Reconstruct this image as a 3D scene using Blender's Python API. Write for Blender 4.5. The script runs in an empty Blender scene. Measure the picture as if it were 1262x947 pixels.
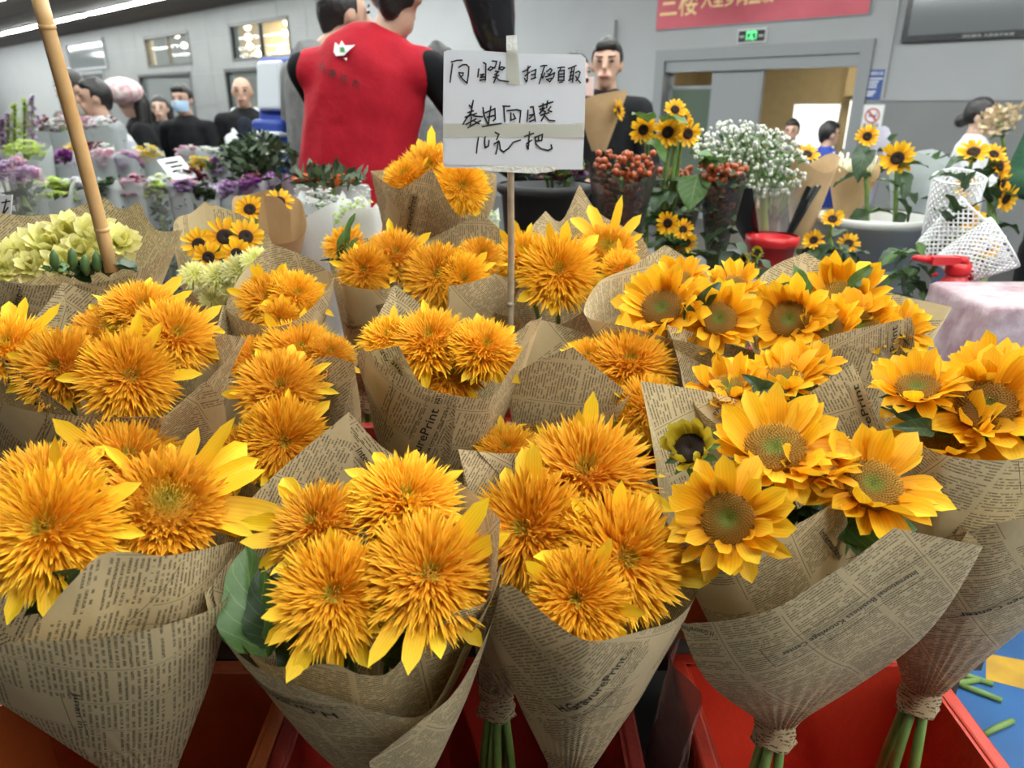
import bpy, bmesh, math, random
from mathutils import Vector, Matrix, Quaternion
from bisect import bisect_right

random.seed(11)
SC = bpy.context.scene
COL = SC.collection

# ------------------------------------------------------------------ camera
F, PW, PH = 875.0, 1262.0, 947.0
CAM_Z = 1.40
PITCH = math.radians(21.5)
CAM = Vector((0, 0, CAM_Z))
CP, SP = math.cos(PITCH), math.sin(PITCH)
cd = bpy.data.cameras.new('camera')
cam = bpy.data.objects.new('camera', cd)
COL.objects.link(cam)
cam.location = CAM
cam.rotation_euler = (math.pi / 2 - PITCH, 0, 0)
cd.sensor_width = 36.0
cd.lens = F / PW * 36.0
cd.clip_start = 0.02
cd.clip_end = 200
cd.dof.use_dof = True
cd.dof.focus_distance = 1.08
cd.dof.aperture_fstop = 4.5
SC.camera = cam

# ------------------------------------------------------------------ world, exposure
SC.view_settings.view_transform = 'Standard'
SC.view_settings.look = 'None'
SC.view_settings.gamma = 1.0
SC.view_settings.exposure = 0.0
SC.view_settings.use_curve_mapping = False
wd = bpy.data.worlds.new('daylight')
SC.world = wd
wd.use_nodes = True
wd.node_tree.nodes['Background'].inputs[0].default_value = (0.95, 0.98, 1.0, 1)
wd.node_tree.nodes['Background'].inputs[1].default_value = 0.19
STRIP_POWER = 72.0

# ------------------------------------------------------------------ helpers
def ray(px, py):
    x = (px - PW / 2) / F
    y = (PH / 2 - py) / F
    return Vector((x, CP + y * SP, -SP + y * CP))

def at(px, py, Y):
    d = ray(px, py)
    return CAM + d * (Y / d.y)

def proj(p):
    d = p - CAM
    z = d.y * CP - d.z * SP
    return (PW / 2 + F * d.x / z, PH / 2 - F * (d.y * SP + d.z * CP) / z, z)

def mpp(px, py, Y):            # metres per photograph pixel there
    return (Y / ray(px, py).y) / F

MATS = {}
class N:
    """tiny node helper"""
    def __init__(self, m):
        self.t = m.node_tree
    def n(self, typ, **kw):
        nd = self.t.nodes.new(typ)
        for k, v in kw.items():
            if k.startswith('i_'):
                nd.inputs[int(k[2:])].default_value = v
            else:
                setattr(nd, k, v)
        return nd
    def l(self, a, b):
        self.t.links.new(a, b)
    def math(self, op, a, b=None, c=None):
        nd = self.t.nodes.new('ShaderNodeMath'); nd.operation = op
        for i, v in enumerate((a, b, c)):
            if v is None: continue
            if isinstance(v, (int, float)): nd.inputs[i].default_value = v
            else: self.l(v, nd.inputs[i])
        return nd.outputs[0]
    def mix(self, f, a, b):
        nd = self.t.nodes.new('ShaderNodeMix'); nd.data_type = 'RGBA'
        for s, v in ((nd.inputs[0], f), (nd.inputs[6], a), (nd.inputs[7], b)):
            if isinstance(v, (int, float)): s.default_value = v
            elif isinstance(v, tuple): s.default_value = (*v[:3], 1)
            else: self.l(v, s)
        return nd.outputs[2]
    def ramp(self, f, stops):
        nd = self.t.nodes.new('ShaderNodeValToRGB')
        e = nd.color_ramp.elements
        while len(e) < len(stops): e.new(0.5)
        for i, (p, c) in enumerate(stops):
            e[i].position = p; e[i].color = (*c[:3], 1)
        self.l(f, nd.inputs[0])
        return nd.outputs[0]

def new_mat(name):
    m = bpy.data.materials.new(name); m.use_nodes = True
    MATS[name] = m
    b = m.node_tree.nodes['Principled BSDF']
    return m, b, N(m)

def mat(name, c, rough=0.6, var=0.0, scale=8.0, bump=0.0, bscale=40.0, metal=0.0, trans=0.0,
        alpha=1.0, emit=0.0, c2=None, coat=0.0, spec=0.5, hue=0.0):
    if name in MATS: return MATS[name]
    m, b, n = new_mat(name)
    b.inputs['Roughness'].default_value = rough
    b.inputs['Metallic'].default_value = metal
    b.inputs['Specular IOR Level'].default_value = spec
    b.inputs['Coat Weight'].default_value = coat
    b.inputs['Alpha'].default_value = alpha
    col = None
    tc = n.n('ShaderNodeTexCoord')
    if var > 0 or c2:
        nz = n.n('ShaderNodeTexNoise'); nz.inputs['Scale'].default_value = scale
        nz.inputs['Detail'].default_value = 5
        n.l(tc.outputs['Object'], nz.inputs['Vector'])
        d = c2 if c2 else tuple(max(0, x * (1 - var)) for x in c)
        r = n.ramp(nz.outputs['Fac'], [(0.35, c), (0.68, d)])
        col = r
    if hue > 0:
        oi = n.n('ShaderNodeObjectInfo')
        hs = n.n('ShaderNodeHueSaturation')
        hs.inputs['Value'].default_value = 1.0
        v = n.math('MULTIPLY_ADD', oi.outputs['Random'], hue * 2, 1 - hue)
        n.l(v, hs.inputs['Value'])
        if col is not None: n.l(col, hs.inputs['Color'])
        else: hs.inputs['Color'].default_value = (*c, 1)
        col = hs.outputs[0]
    if col is not None: n.l(col, b.inputs['Base Color'])
    else: b.inputs['Base Color'].default_value = (*c, 1)
    if emit > 0:
        b.inputs['Emission Color'].default_value = (*c, 1)
        b.inputs['Emission Strength'].default_value = emit
    if bump > 0:
        nb = n.n('ShaderNodeTexNoise'); nb.inputs['Scale'].default_value = bscale
        nb.inputs['Detail'].default_value = 4
        n.l(tc.outputs['Object'], nb.inputs['Vector'])
        bp = n.n('ShaderNodeBump'); bp.inputs['Strength'].default_value = bump
        bp.inputs['Distance'].default_value = 0.01
        n.l(nb.outputs['Fac'], bp.inputs['Height'])
        n.l(bp.outputs[0], b.inputs['Normal'])
    if trans > 0:
        out = m.node_tree.nodes['Material Output']
        tr = n.n('ShaderNodeBsdfTranslucent')
        if col is not None: n.l(col, tr.inputs[0])
        else: tr.inputs[0].default_value = (*c, 1)
        mx = n.n('ShaderNodeMixShader'); mx.inputs[0].default_value = trans
        n.l(b.outputs[0], mx.inputs[1]); n.l(tr.outputs[0], mx.inputs[2])
        n.l(mx.outputs[0], out.inputs[0])
    return m

class MB:
    """collects geometry; build() links it as ONE mesh object"""
    def __init__(s):
        s.v = []; s.f = []; s.uv = []; s.mi = []
    def quad_grid(s, rows, closed=False, uvs=None, mi=0):
        nr, nc = len(rows), len(rows[0]); b = len(s.v)
        for r in rows: s.v += [tuple(p) for p in r]
        for i in range(nr - 1):
            for j in range(nc if closed else nc - 1):
                k = (j + 1) % nc
                s.f.append((b + i * nc + j, b + i * nc + k, b + (i + 1) * nc + k, b + (i + 1) * nc + j))
                s.mi.append(mi)
        if uvs:
            for r in uvs: s.uv += r
        return s
    def box(s, lo, hi, mi=0, M=None):
        b = len(s.v)
        for z in (lo[2], hi[2]):
            for x, y in ((lo[0], lo[1]), (hi[0], lo[1]), (hi[0], hi[1]), (lo[0], hi[1])):
                p = Vector((x, y, z)); p = M @ p if M else p
                s.v.append(tuple(p))
        for q in ((0, 3, 2, 1), (4, 5, 6, 7), (0, 1, 5, 4), (1, 2, 6, 5), (2, 3, 7, 6), (3, 0, 4, 7)):
            s.f.append(tuple(b + i for i in q)); s.mi.append(mi)
        return s
    def tube(s, pts, rads, n=8, caps=True, mi=0, sx=1.0):
        pts = [Vector(p) for p in pts]
        if isinstance(rads, (int, float)): rads = [rads] * len(pts)
        b = len(s.v); up = Vector((0.13, 0.31, 0.94))
        for i, p in enumerate(pts):
            d = (pts[min(i + 1, len(pts) - 1)] - pts[max(i - 1, 0)])
            d = d.normalized() if d.length > 1e-9 else Vector((0, 0, 1))
            u = up - d * up.dot(d)
            if u.length < 0.05: u = Vector((1, 0, 0)) - d * d.x
            u.normalize(); w = d.cross(u)
            up = u
            for k in range(n):
                a = 2 * math.pi * k / n
                s.v.append(tuple(p + (u * math.cos(a) * sx + w * math.sin(a)) * rads[i]))
        for i in range(len(pts) - 1):
            for k in range(n):
                j = (k + 1) % n
                s.f.append((b + i * n + k, b + i * n + j, b + (i + 1) * n + j, b + (i + 1) * n + k)); s.mi.append(mi)
        if caps:
            s.f.append(tuple(b + k for k in reversed(range(n)))); s.mi.append(mi)
            e = b + (len(pts) - 1) * n
            s.f.append(tuple(e + k for k in range(n))); s.mi.append(mi)
        return s
    def lathe(s, prof, c=(0, 0, 0), n=20, mi=0, M=None):
        rows = []
        for r, z in prof:
            row = []
            for k in range(n):
                a = 2 * math.pi * k / n
                p = Vector((r * math.cos(a), r * math.sin(a), z))
                p = M @ p if M else p
                row.append(p + Vector(c))
            rows.append(row)
        return s.quad_grid(rows, closed=True, mi=mi)
    def ball(s, c, r, n=8, m=6, mi=0):
        if isinstance(r, (int, float)): r = (r, r, r)
        rows = []
        for i in range(m + 1):
            t = math.pi * i / m
            rr = max(math.sin(t), 0.01)
            rows.append([Vector((c[0] + r[0] * rr * math.cos(2 * math.pi * k / n), c[1] + r[1] * rr * math.sin(2 * math.pi * k / n), c[2] - r[2] * math.cos(t))) for k in range(n)])
        return s.quad_grid(rows, closed=True, mi=mi)
    def mesh(s, name, mats, smooth=True, org=(0, 0, 0)):
        me = bpy.data.meshes.new(name)
        o = Vector(org)
        me.from_pydata([(v[0] - o.x, v[1] - o.y, v[2] - o.z) for v in s.v], [], s.f)
        if not isinstance(mats, (list, tuple)): mats = [mats]
        for m in mats: me.materials.append(MATS[m] if isinstance(m, str) else m)
        if len(mats) > 1: me.polygons.foreach_set('material_index', s.mi)
        if s.uv:
            ul = me.uv_layers.new(name='flat')
            for lp in me.loops: ul.data[lp.index].uv = s.uv[lp.vertex_index]
        if smooth: me.polygons.foreach_set('use_smooth', [True] * len(me.polygons))
        me.update()
        return me
    def build(s, name, mats, parent=None, smooth=True, label=None, kind=None):
        """vertices are world coordinates; a parented mesh is stored relative to its root"""
        o = wloc(parent) if parent else Vector((0, 0, 0))
        if not parent and s.v:
            o = Vector((sum(v[0] for v in s.v) / len(s.v), sum(v[1] for v in s.v) / len(s.v), min(v[2] for v in s.v)))
        ob = bpy.data.objects.new(name, s.mesh(name, mats, smooth, o))
        COL.objects.link(ob)
        if parent: ob.parent = parent
        else: ob.location = o
        if label: ob['label'] = label
        if kind: ob['kind'] = kind
        return ob

def wloc(o):
    p = Vector(o.location)
    while o.parent:
        o = o.parent; p = p + Vector(o.location)
    return p

def tag(o, label, cat, group=None):
    o['label'] = label; o['category'] = cat
    if group: o['group'] = group
    return o

def thing(name, label, cat, loc, group=None):
    o = bpy.data.objects.new(name, None); COL.objects.link(o)
    o.location = loc; o.empty_display_size = 0.05
    return tag(o, label, cat, group)

def inst(name, me, parent, M, label=None):
    o = bpy.data.objects.new(name, me); COL.objects.link(o)
    o.parent = parent; o.matrix_local = M
    if label: o['label'] = label
    return o

def struct(o):
    o['kind'] = 'structure'; return o

def frame_from(n, up=Vector((0, 0, 1)), xdir=None):
    """rotation with local z = n; local x = image right"""
    z = n.normalized()
    x = (xdir or Vector((1, 0, 0)))
    x = (x - z * x.dot(z))
    if x.length < 1e-4: x = Vector((0, 1, 0)).cross(z)
    x.normalize(); y = z.cross(x)
    return Matrix((x, y, z)).transposed()

_txt = {}
def text_verts(s, bold=0.0):
    """flat text as verts/faces: height about 1 (cap), starting at x=0"""
    k = (s, bold)
    if k not in _txt:
        cu = bpy.data.curves.new('t', 'FONT'); cu.body = s; cu.resolution_u = 2
        cu.offset = bold
        ob = bpy.data.objects.new('t', cu); COL.objects.link(ob)
        dg = bpy.context.evaluated_depsgraph_get()
        me = bpy.data.meshes.new_from_object(ob.evaluated_get(dg))
        vs = [(v.co.x, v.co.y) for v in me.vertices]; fs = [tuple(p.vertices) for p in me.polygons]
        bpy.data.objects.remove(ob); bpy.data.curves.remove(cu); bpy.data.meshes.remove(me)
        _txt[k] = (vs, fs, max([v[0] for v in vs] + [0.1]), )
    return _txt[k]
# ------------------------------------------------------------------ materials
mat('white_paint', (0.34, 0.35, 0.355), 0.7, var=0.05, scale=2)
mat('grey_tile', (0.36, 0.37, 0.38), 0.45, var=0.10, scale=3)
mat('pale_tile', (0.185, 0.19, 0.19), 0.5, var=0.08, scale=2)
mat('wainscot', (0.19, 0.193, 0.197), 0.5, var=0.08, scale=3)
mat('frame_grey', (0.22, 0.23, 0.24), 0.45)
mat('frame_black', (0.02, 0.022, 0.022), 0.4)
mat('ceiling_brown', (0.055, 0.040, 0.032), 0.7, var=0.2)
mat('lamp_light', (0.95, 1.0, 0.97), 0.5, emit=STRIP_POWER)
mat('warm_lamp', (1.0, 0.85, 0.5), 0.5, emit=14)
mat('warm_wall', (0.62, 0.55, 0.40), 0.7, var=0.1)
mat('wood_panel', (0.50, 0.40, 0.26), 0.5, var=0.25, scale=6)
mat('glow_white', (0.92, 0.96, 1.0), 0.5, emit=1.1)
mat('door_grey', (0.23, 0.24, 0.25), 0.45)
mat('dark_glass', (0.10, 0.13, 0.10), 0.12)
mat('banner_red', (0.30, 0.015, 0.03), 0.5, c2=(0.62, 0.10, 0.14), scale=0.7)
mat('banner_gold', (0.80, 0.55, 0.25), 0.5)
mat('screen_grey', (0.16, 0.17, 0.175), 0.10, spec=0.9)
mat('bezel_black', (0.012, 0.012, 0.014), 0.25)
mat('poster_blue', (0.035, 0.075, 0.26), 0.5)
mat('poster_white', (0.75, 0.75, 0.75), 0.5)
mat('sign_red', (0.45, 0.02, 0.02), 0.5)
mat('exit_green', (0.10, 0.75, 0.25), 0.5, emit=1.4)
mat('ink', (0.018, 0.015, 0.012), 0.7)
mat('print_ink', (0.045, 0.033, 0.022), 0.8)
mat('marker', (0.012, 0.012, 0.015), 0.6)
mat('card_white', (0.72, 0.75, 0.82), 0.22, var=0.03, scale=20, coat=0.3)
mat('sticky_tape', (0.66, 0.66, 0.54), 0.12, var=0.08, scale=60, bump=0.5, bscale=90)
mat('clear_tape', (0.82, 0.84, 0.80), 0.08, var=0.05, scale=60, bump=0.5, bscale=120)
mat('bamboo_grey', (0.42, 0.33, 0.23), 0.25, var=0.35, scale=30, coat=0.5)
mat('bamboo', (0.72, 0.47, 0.22), 0.42, c2=(0.60, 0.36, 0.14), scale=14, coat=0.2)
mat('crate_red', (0.38, 0.022, 0.012), 0.42, c2=(0.27, 0.016, 0.010), scale=5, bump=0.15, bscale=60)
mat('crate_orange', (0.46, 0.10, 0.022), 0.45, c2=(0.34, 0.07, 0.016), scale=5, bump=0.15, bscale=60)
mat('stem_green', (0.20, 0.30, 0.075), 0.5, c2=(0.12, 0.22, 0.05), scale=20)
mat('floor_blue', (0.035, 0.13, 0.33), 0.5, c2=(0.025, 0.095, 0.24), scale=3, bump=0.1, bscale=30)
mat('floor_grey', (0.085, 0.082, 0.08), 0.6, var=0.15)
mat('stripe_yellow', (0.62, 0.36, 0.03), 0.6, c2=(0.40, 0.22, 0.03), scale=9)
mat('stand_wood', (0.10, 0.085, 0.07), 0.8, var=0.3)
mat('black_plastic', (0.012, 0.012, 0.014), 0.16, bump=0.6, bscale=9)
mat('black_matte', (0.012, 0.012, 0.013), 0.6)
mat('red_plastic', (0.55, 0.015, 0.02), 0.3)
mat('white_bin', (0.60, 0.60, 0.57), 0.5, var=0.06, scale=4)
mat('sleeve_white', (0.56, 0.60, 0.61), 0.4, trans=0.35, alpha=0.93)
mat('sleeve_clear', (0.62, 0.64, 0.63), 0.1, alpha=0.22)
mat('sleeve_dark', (0.035, 0.033, 0.03), 0.25, alpha=0.72)
mat('white_paper', (0.80, 0.82, 0.82), 0.5, trans=0.3, bump=0.3, bscale=25)
mat('net_foam', (0.85, 0.86, 0.88), 0.6)
mat('pink_cloth', (0.34, 0.22, 0.25), 0.35, c2=(0.60, 0.50, 0.52), scale=16, bump=0.5, bscale=35)
mat('kraft', (0.56, 0.38, 0.20), 0.7, var=0.15, scale=12, trans=0.15, bump=0.3, bscale=18)

def petal_mat(name, base, mid, tip, trans=0.30, hue=0.10):
    m, b, n = new_mat(name)
    uv = n.n('ShaderNodeUVMap'); uv.uv_map = 'flat'
    sp = n.n('ShaderNodeSeparateXYZ'); n.l(uv.outputs[0], sp.inputs[0])
    c = n.ramp(sp.outputs[0], [(0.0, base), (0.45, mid), (1.0, tip)])
    # fine lengthwise veins
    v = n.math('SINE', n.math('MULTIPLY', sp.outputs[1], 38.0))
    v = n.math('MULTIPLY_ADD', v, 0.05, 0.95)
    oi = n.n('ShaderNodeObjectInfo')
    v2 = n.math('MULTIPLY', v, n.math('MULTIPLY_ADD', oi.outputs['Random'], hue * 2, 1 - hue))
    hs = n.n('ShaderNodeHueSaturation'); n.l(v2, hs.inputs['Value']); n.l(c, hs.inputs['Color'])
    hu = n.math('MULTIPLY_ADD', oi.outputs['Random'], 0.012, 0.494); n.l(hu, hs.inputs['Hue'])
    n.l(hs.outputs[0], b.inputs['Base Color'])
    b.inputs['Roughness'].default_value = 0.55
    b.inputs['Specular IOR Level'].default_value = 0.25
    tr = n.n('ShaderNodeBsdfTranslucent'); n.l(hs.outputs[0], tr.inputs[0])
    mx = n.n('ShaderNodeMixShader'); mx.inputs[0].default_value = trans
    n.l(b.outputs[0], mx.inputs[1]); n.l(tr.outputs[0], mx.inputs[2])
    n.l(mx.outputs[0], m.node_tree.nodes['Material Output'].inputs[0])
petal_mat('petal', (0.86, 0.36, 0.008), (0.95, 0.53, 0.012), (0.97, 0.66, 0.030))
petal_mat('petal_gold', (0.78, 0.31, 0.008), (0.92, 0.48, 0.012), (0.95, 0.60, 0.030))
petal_mat('petal_green', (0.45, 0.38, 0.02), (0.62, 0.45, 0.03), (0.55, 0.50, 0.05))
petal_mat('petal_cream', (0.60, 0.64, 0.18), (0.86, 0.80, 0.30), (0.93, 0.88, 0.46))

def radial_mat(name, stops, trans=0.2, tipmix=0.35, tipcol=(0.95, 0.52, 0.02)):
    """florets: U = along a floret, V = distance from the centre of the head"""
    m, b, n = new_mat(name)
    uv = n.n('ShaderNodeUVMap'); uv.uv_map = 'flat'
    sp = n.n('ShaderNodeSeparateXYZ'); n.l(uv.outputs[0], sp.inputs[0])
    c = n.ramp(sp.outputs[1], stops)
    f = n.math('MULTIPLY', n.math('MULTIPLY', sp.outputs[0], sp.outputs[0]), tipmix)
    c = n.mix(f, c, tipcol)
    oi = n.n('ShaderNodeObjectInfo')
    hs = n.n('ShaderNodeHueSaturation'); n.l(c, hs.inputs['Color'])
    n.l(n.math('MULTIPLY_ADD', oi.outputs['Random'], 0.22, 0.89), hs.inputs['Value'])
    n.l(n.math('MULTIPLY_ADD', oi.outputs['Random'], 0.014, 0.492), hs.inputs['Hue'])
    n.l(hs.outputs[0], b.inputs['Base Color'])
    b.inputs['Roughness'].default_value = 0.6
    b.inputs['Specular IOR Level'].default_value = 0.2
    tr = n.n('ShaderNodeBsdfTranslucent'); n.l(hs.outputs[0], tr.inputs[0])
    mx = n.n('ShaderNodeMixShader'); mx.inputs[0].default_value = trans
    n.l(b.outputs[0], mx.inputs[1]); n.l(tr.outputs[0], mx.inputs[2])
    n.l(mx.outputs[0], m.node_tree.nodes['Material Output'].inputs[0])
radial_mat('florets_double', [(0.0, (0.16, 0.22, 0.03)), (0.12, (0.34, 0.32, 0.03)), (0.22, (0.80, 0.30, 0.008)), (1.0, (0.86, 0.36, 0.008))], 0.16, 0.9, (0.98, 0.66, 0.045))
radial_mat('florets_open', [(0.0, (0.30, 0.30, 0.03)), (0.25, (0.42, 0.30, 0.02)), (0.45, (0.66, 0.32, 0.012)), (1.0, (0.84, 0.33, 0.008))], 0.14, 0.8, (0.94, 0.58, 0.04))
radial_mat('disc_green', [(0.0, (0.10, 0.15, 0.018)), (0.30, (0.13, 0.14, 0.015)), (0.45, (0.20, 0.11, 0.012)), (1.0, (0.30, 0.13, 0.012))], 0.0, 1.0, (0.80, 0.46, 0.045))
radial_mat('disc_dark', [(0.0, (0.03, 0.018, 0.01)), (0.6, (0.02, 0.012, 0.008)), (1.0, (0.06, 0.025, 0.01))], 0.0, 0.15, (0.2, 0.10, 0.02))

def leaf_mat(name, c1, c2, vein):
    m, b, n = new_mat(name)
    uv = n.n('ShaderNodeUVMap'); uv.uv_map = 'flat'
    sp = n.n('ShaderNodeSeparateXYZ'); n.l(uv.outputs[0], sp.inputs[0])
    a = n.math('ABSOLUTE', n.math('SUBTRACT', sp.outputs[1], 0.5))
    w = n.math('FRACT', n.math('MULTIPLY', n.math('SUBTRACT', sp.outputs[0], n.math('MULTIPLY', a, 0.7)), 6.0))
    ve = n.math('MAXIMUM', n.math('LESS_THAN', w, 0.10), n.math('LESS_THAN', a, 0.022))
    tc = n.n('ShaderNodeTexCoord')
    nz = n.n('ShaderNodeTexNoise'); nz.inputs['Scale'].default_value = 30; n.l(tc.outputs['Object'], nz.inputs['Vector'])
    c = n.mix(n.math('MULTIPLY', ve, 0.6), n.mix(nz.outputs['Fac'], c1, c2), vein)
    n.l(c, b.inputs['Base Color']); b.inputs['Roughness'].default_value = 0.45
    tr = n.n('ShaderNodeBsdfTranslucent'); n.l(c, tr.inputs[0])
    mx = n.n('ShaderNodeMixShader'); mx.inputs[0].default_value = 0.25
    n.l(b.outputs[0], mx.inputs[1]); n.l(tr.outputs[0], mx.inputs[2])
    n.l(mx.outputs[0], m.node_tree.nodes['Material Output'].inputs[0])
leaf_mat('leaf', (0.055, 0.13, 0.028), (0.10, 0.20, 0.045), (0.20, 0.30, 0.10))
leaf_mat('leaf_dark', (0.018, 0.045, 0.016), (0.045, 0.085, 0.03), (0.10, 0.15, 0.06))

def newsprint(name, paper, ink, pitch=0.0062):
    m, b, n = new_mat(name)
    uv = n.n('ShaderNodeUVMap'); uv.uv_map = 'flat'
    sp = n.n('ShaderNodeSeparateXYZ'); n.l(uv.outputs[0], sp.inputs[0])
    u, v = sp.outputs[0], sp.outputs[1]
    COLW = 0.085
    cu = n.math('DIVIDE', n.math('ADD', u, 7.31), COLW)
    icol = n.math('FLOOR', cu); fcol = n.math('FRACT', cu)
    row = n.math('DIVIDE', n.math('ADD', v, 5.0), pitch)
    irow = n.math('FLOOR', row); frow = n.math('FRACT', row)
    gut = n.math('MULTIPLY', n.math('GREATER_THAN', fcol, 0.05), n.math('LESS_THAN', fcol, 0.95))
    lin = n.math('LESS_THAN', n.math('ABSOLUTE', n.math('SUBTRACT', frow, 0.5)), 0.25)
    def noise2(x, y, sc=1.0, det=0):
        cx = n.n('ShaderNodeCombineXYZ'); n.l(x, cx.inputs[0]); n.l(y, cx.inputs[1])
        t = n.n('ShaderNodeTexNoise'); t.noise_dimensions = '2D'
        t.inputs['Scale'].default_value = sc; t.inputs['Detail'].default_value = det
        n.l(cx.outputs[0], t.inputs['Vector']); return t.outputs['Fac']
    def white2(x, y):
        cx = n.n('ShaderNodeCombineXYZ'); n.l(x, cx.inputs[0]); n.l(y, cx.inputs[1])
        t = n.n('ShaderNodeTexWhiteNoise'); t.noise_dimensions = '2D'
        n.l(cx.outputs[0], t.inputs['Vector']); return t.outputs['Value']
    words = n.math('GREATER_THAN', noise2(n.math('MULTIPLY', u, 120.0), n.math('MULTIPLY', irow, 7.37)), 0.37)
    lett = noise2(n.math('MULTIPLY', u, 3.4 / pitch), n.math('MULTIPLY', row, 2.2))
    lett = n.math('MULTIPLY_ADD', n.math('GREATER_THAN', lett, 0.45), 0.72, 0.28)
    # blocks: some columns stop short, some gaps between paragraphs
    blk = n.math('FLOOR', n.math('DIVIDE', n.math('ADD', irow, n.math('MULTIPLY', icol, 5.0)), 13.0))
    keep = n.math('GREATER_THAN', white2(icol, blk), 0.10)
    gap = n.math('GREATER_THAN', white2(n.math('ADD', icol, 31.7), irow), 0.055)
    txt = n.math('MULTIPLY', n.math('MULTIPLY', gut, lin), n.math('MULTIPLY', words, lett))
    txt = n.math('MULTIPLY', txt, n.math('MULTIPLY', keep, gap))
    rule = n.math('MULTIPLY', n.math('LESS_THAN', fcol, 0.012), n.math('GREATER_THAN', white2(icol, blk), 0.45))
    fac = n.math('MAXIMUM', n.math('MULTIPLY', txt, 0.80), n.math('MULTIPLY', rule, 0.75))
    tc = n.n('ShaderNodeTexCoord')
    nz = n.n('ShaderNodeTexNoise'); nz.inputs['Scale'].default_value = 14; nz.inputs['Detail'].default_value = 6
    n.l(tc.outputs['Object'], nz.inputs['Vector'])
    pc = n.mix(nz.outputs['Fac'], tuple(x * 1.06 for x in paper), tuple(x * 0.88 for x in paper))
    c = n.mix(fac, pc, ink)
    n.l(c, b.inputs['Base Color'])
    b.inputs['Roughness'].default_value = 0.62
    b.inputs['Specular IOR Level'].default_value = 0.25
    nb = n.n('ShaderNodeTexNoise'); nb.inputs['Scale'].default_value = 22; nb.inputs['Detail'].default_value = 3
    n.l(tc.outputs['Object'], nb.inputs['Vector'])
    bp = n.n('ShaderNodeBump'); bp.inputs['Strength'].default_value = 0.35; bp.inputs['Distance'].default_value = 0.01
    n.l(nb.outputs['Fac'], bp.inputs['Height']); n.l(bp.outputs[0], b.inputs['Normal'])
    tr = n.n('ShaderNodeBsdfTranslucent'); n.l(c, tr.inputs[0])
    mx = n.n('ShaderNodeMixShader'); mx.inputs[0].default_value = 0.12
    n.l(b.outputs[0], mx.inputs[1]); n.l(tr.outputs[0], mx.inputs[2])
    n.l(mx.outputs[0], m.node_tree.nodes['Material Output'].inputs[0])
newsprint('newsprint', (0.60, 0.475, 0.275), (0.06, 0.045, 0.03))
newsprint('newsprint_fine', (0.60, 0.475, 0.275), (0.06, 0.045, 0.03), 0.0046)

# ------------------------------------------------------------------ flower meshes (unit radius, facing +Z)
def curved_petal(L, Wd, bend, fold, nseg=5, tip=0.12, base=0.35, twist=0.0, seed=0):
    """petal along +X; UV u along, v across"""
    r = random.Random(seed); mb = MB(); rows = []; uvs = []
    ang = 0.0; x = z = 0.0
    for i in range(nseg + 1):
        t = i / nseg
        w = Wd * (base + (1 - base) * math.sin(math.pi * min(1, t * 0.62 + 0.12)) ** 0.9) if t < 0.7 else \
            Wd * (base + (1 - base) * math.sin(math.pi * (0.7 * 0.62 + 0.12)) ** 0.9) * (1 - ((t - 0.7) / 0.3) ** 1.8) + Wd * tip * 0.2
        if i:
            ang += bend / nseg
            x += L / nseg * math.cos(ang); z += L / nseg * math.sin(ang)
        tw = twist * t
        row = []; uv = []
        for k, q in enumerate((-1, -0.45, 0, 0.45, 1)):
            yy = q * w; zz = fold * abs(q) ** 1.3 * w + r.uniform(-1, 1) * 0.018 * Wd * 4 * (abs(q) > 0.9)
            yy2 = yy * math.cos(tw) - zz * math.sin(tw); zz2 = yy * math.sin(tw) + zz * math.cos(tw)
            row.append(Vector((x - math.sin(ang) * zz2, yy2, z + math.cos(ang) * zz2)))
            uv.append((t, (q + 1) / 2))
        rows.append(row); uvs.append(uv)
    mb.quad_grid(rows, uvs=uvs)
    return mb

RAY = {}
def ray_meshes(key, m, L, Wd, n=6, seed=0, bend=(-0.5, 0.5), fold=(0.1, 0.5), base=0.35):
    r = random.Random(seed)
    RAY[key] = [curved_petal(L, Wd, r.uniform(*bend), r.uniform(*fold), twist=r.uniform(-0.7, 0.7), seed=seed * 50 + i, base=base).mesh('ray_petal', m) for i in range(n)]
ray_meshes('D', 'petal', 0.95, 0.122, 8, 1, (-0.8, 0.5))
ray_meshes('S', 'petal_gold', 0.74, 0.165, 10, 2, (-0.4, 0.9), (0.15, 0.6))
ray_meshes('K', 'petal_gold', 0.66, 0.14, 6, 3, (-0.2, 0.6))
ray_meshes('G', 'petal_green', 0.55, 0.15, 6, 4, (0.3, 1.2))
ray_meshes('L', 'petal_cream', 1.0, 0.19, 6, 5, (-0.3, 0.9), (0.1, 0.5))

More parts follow.
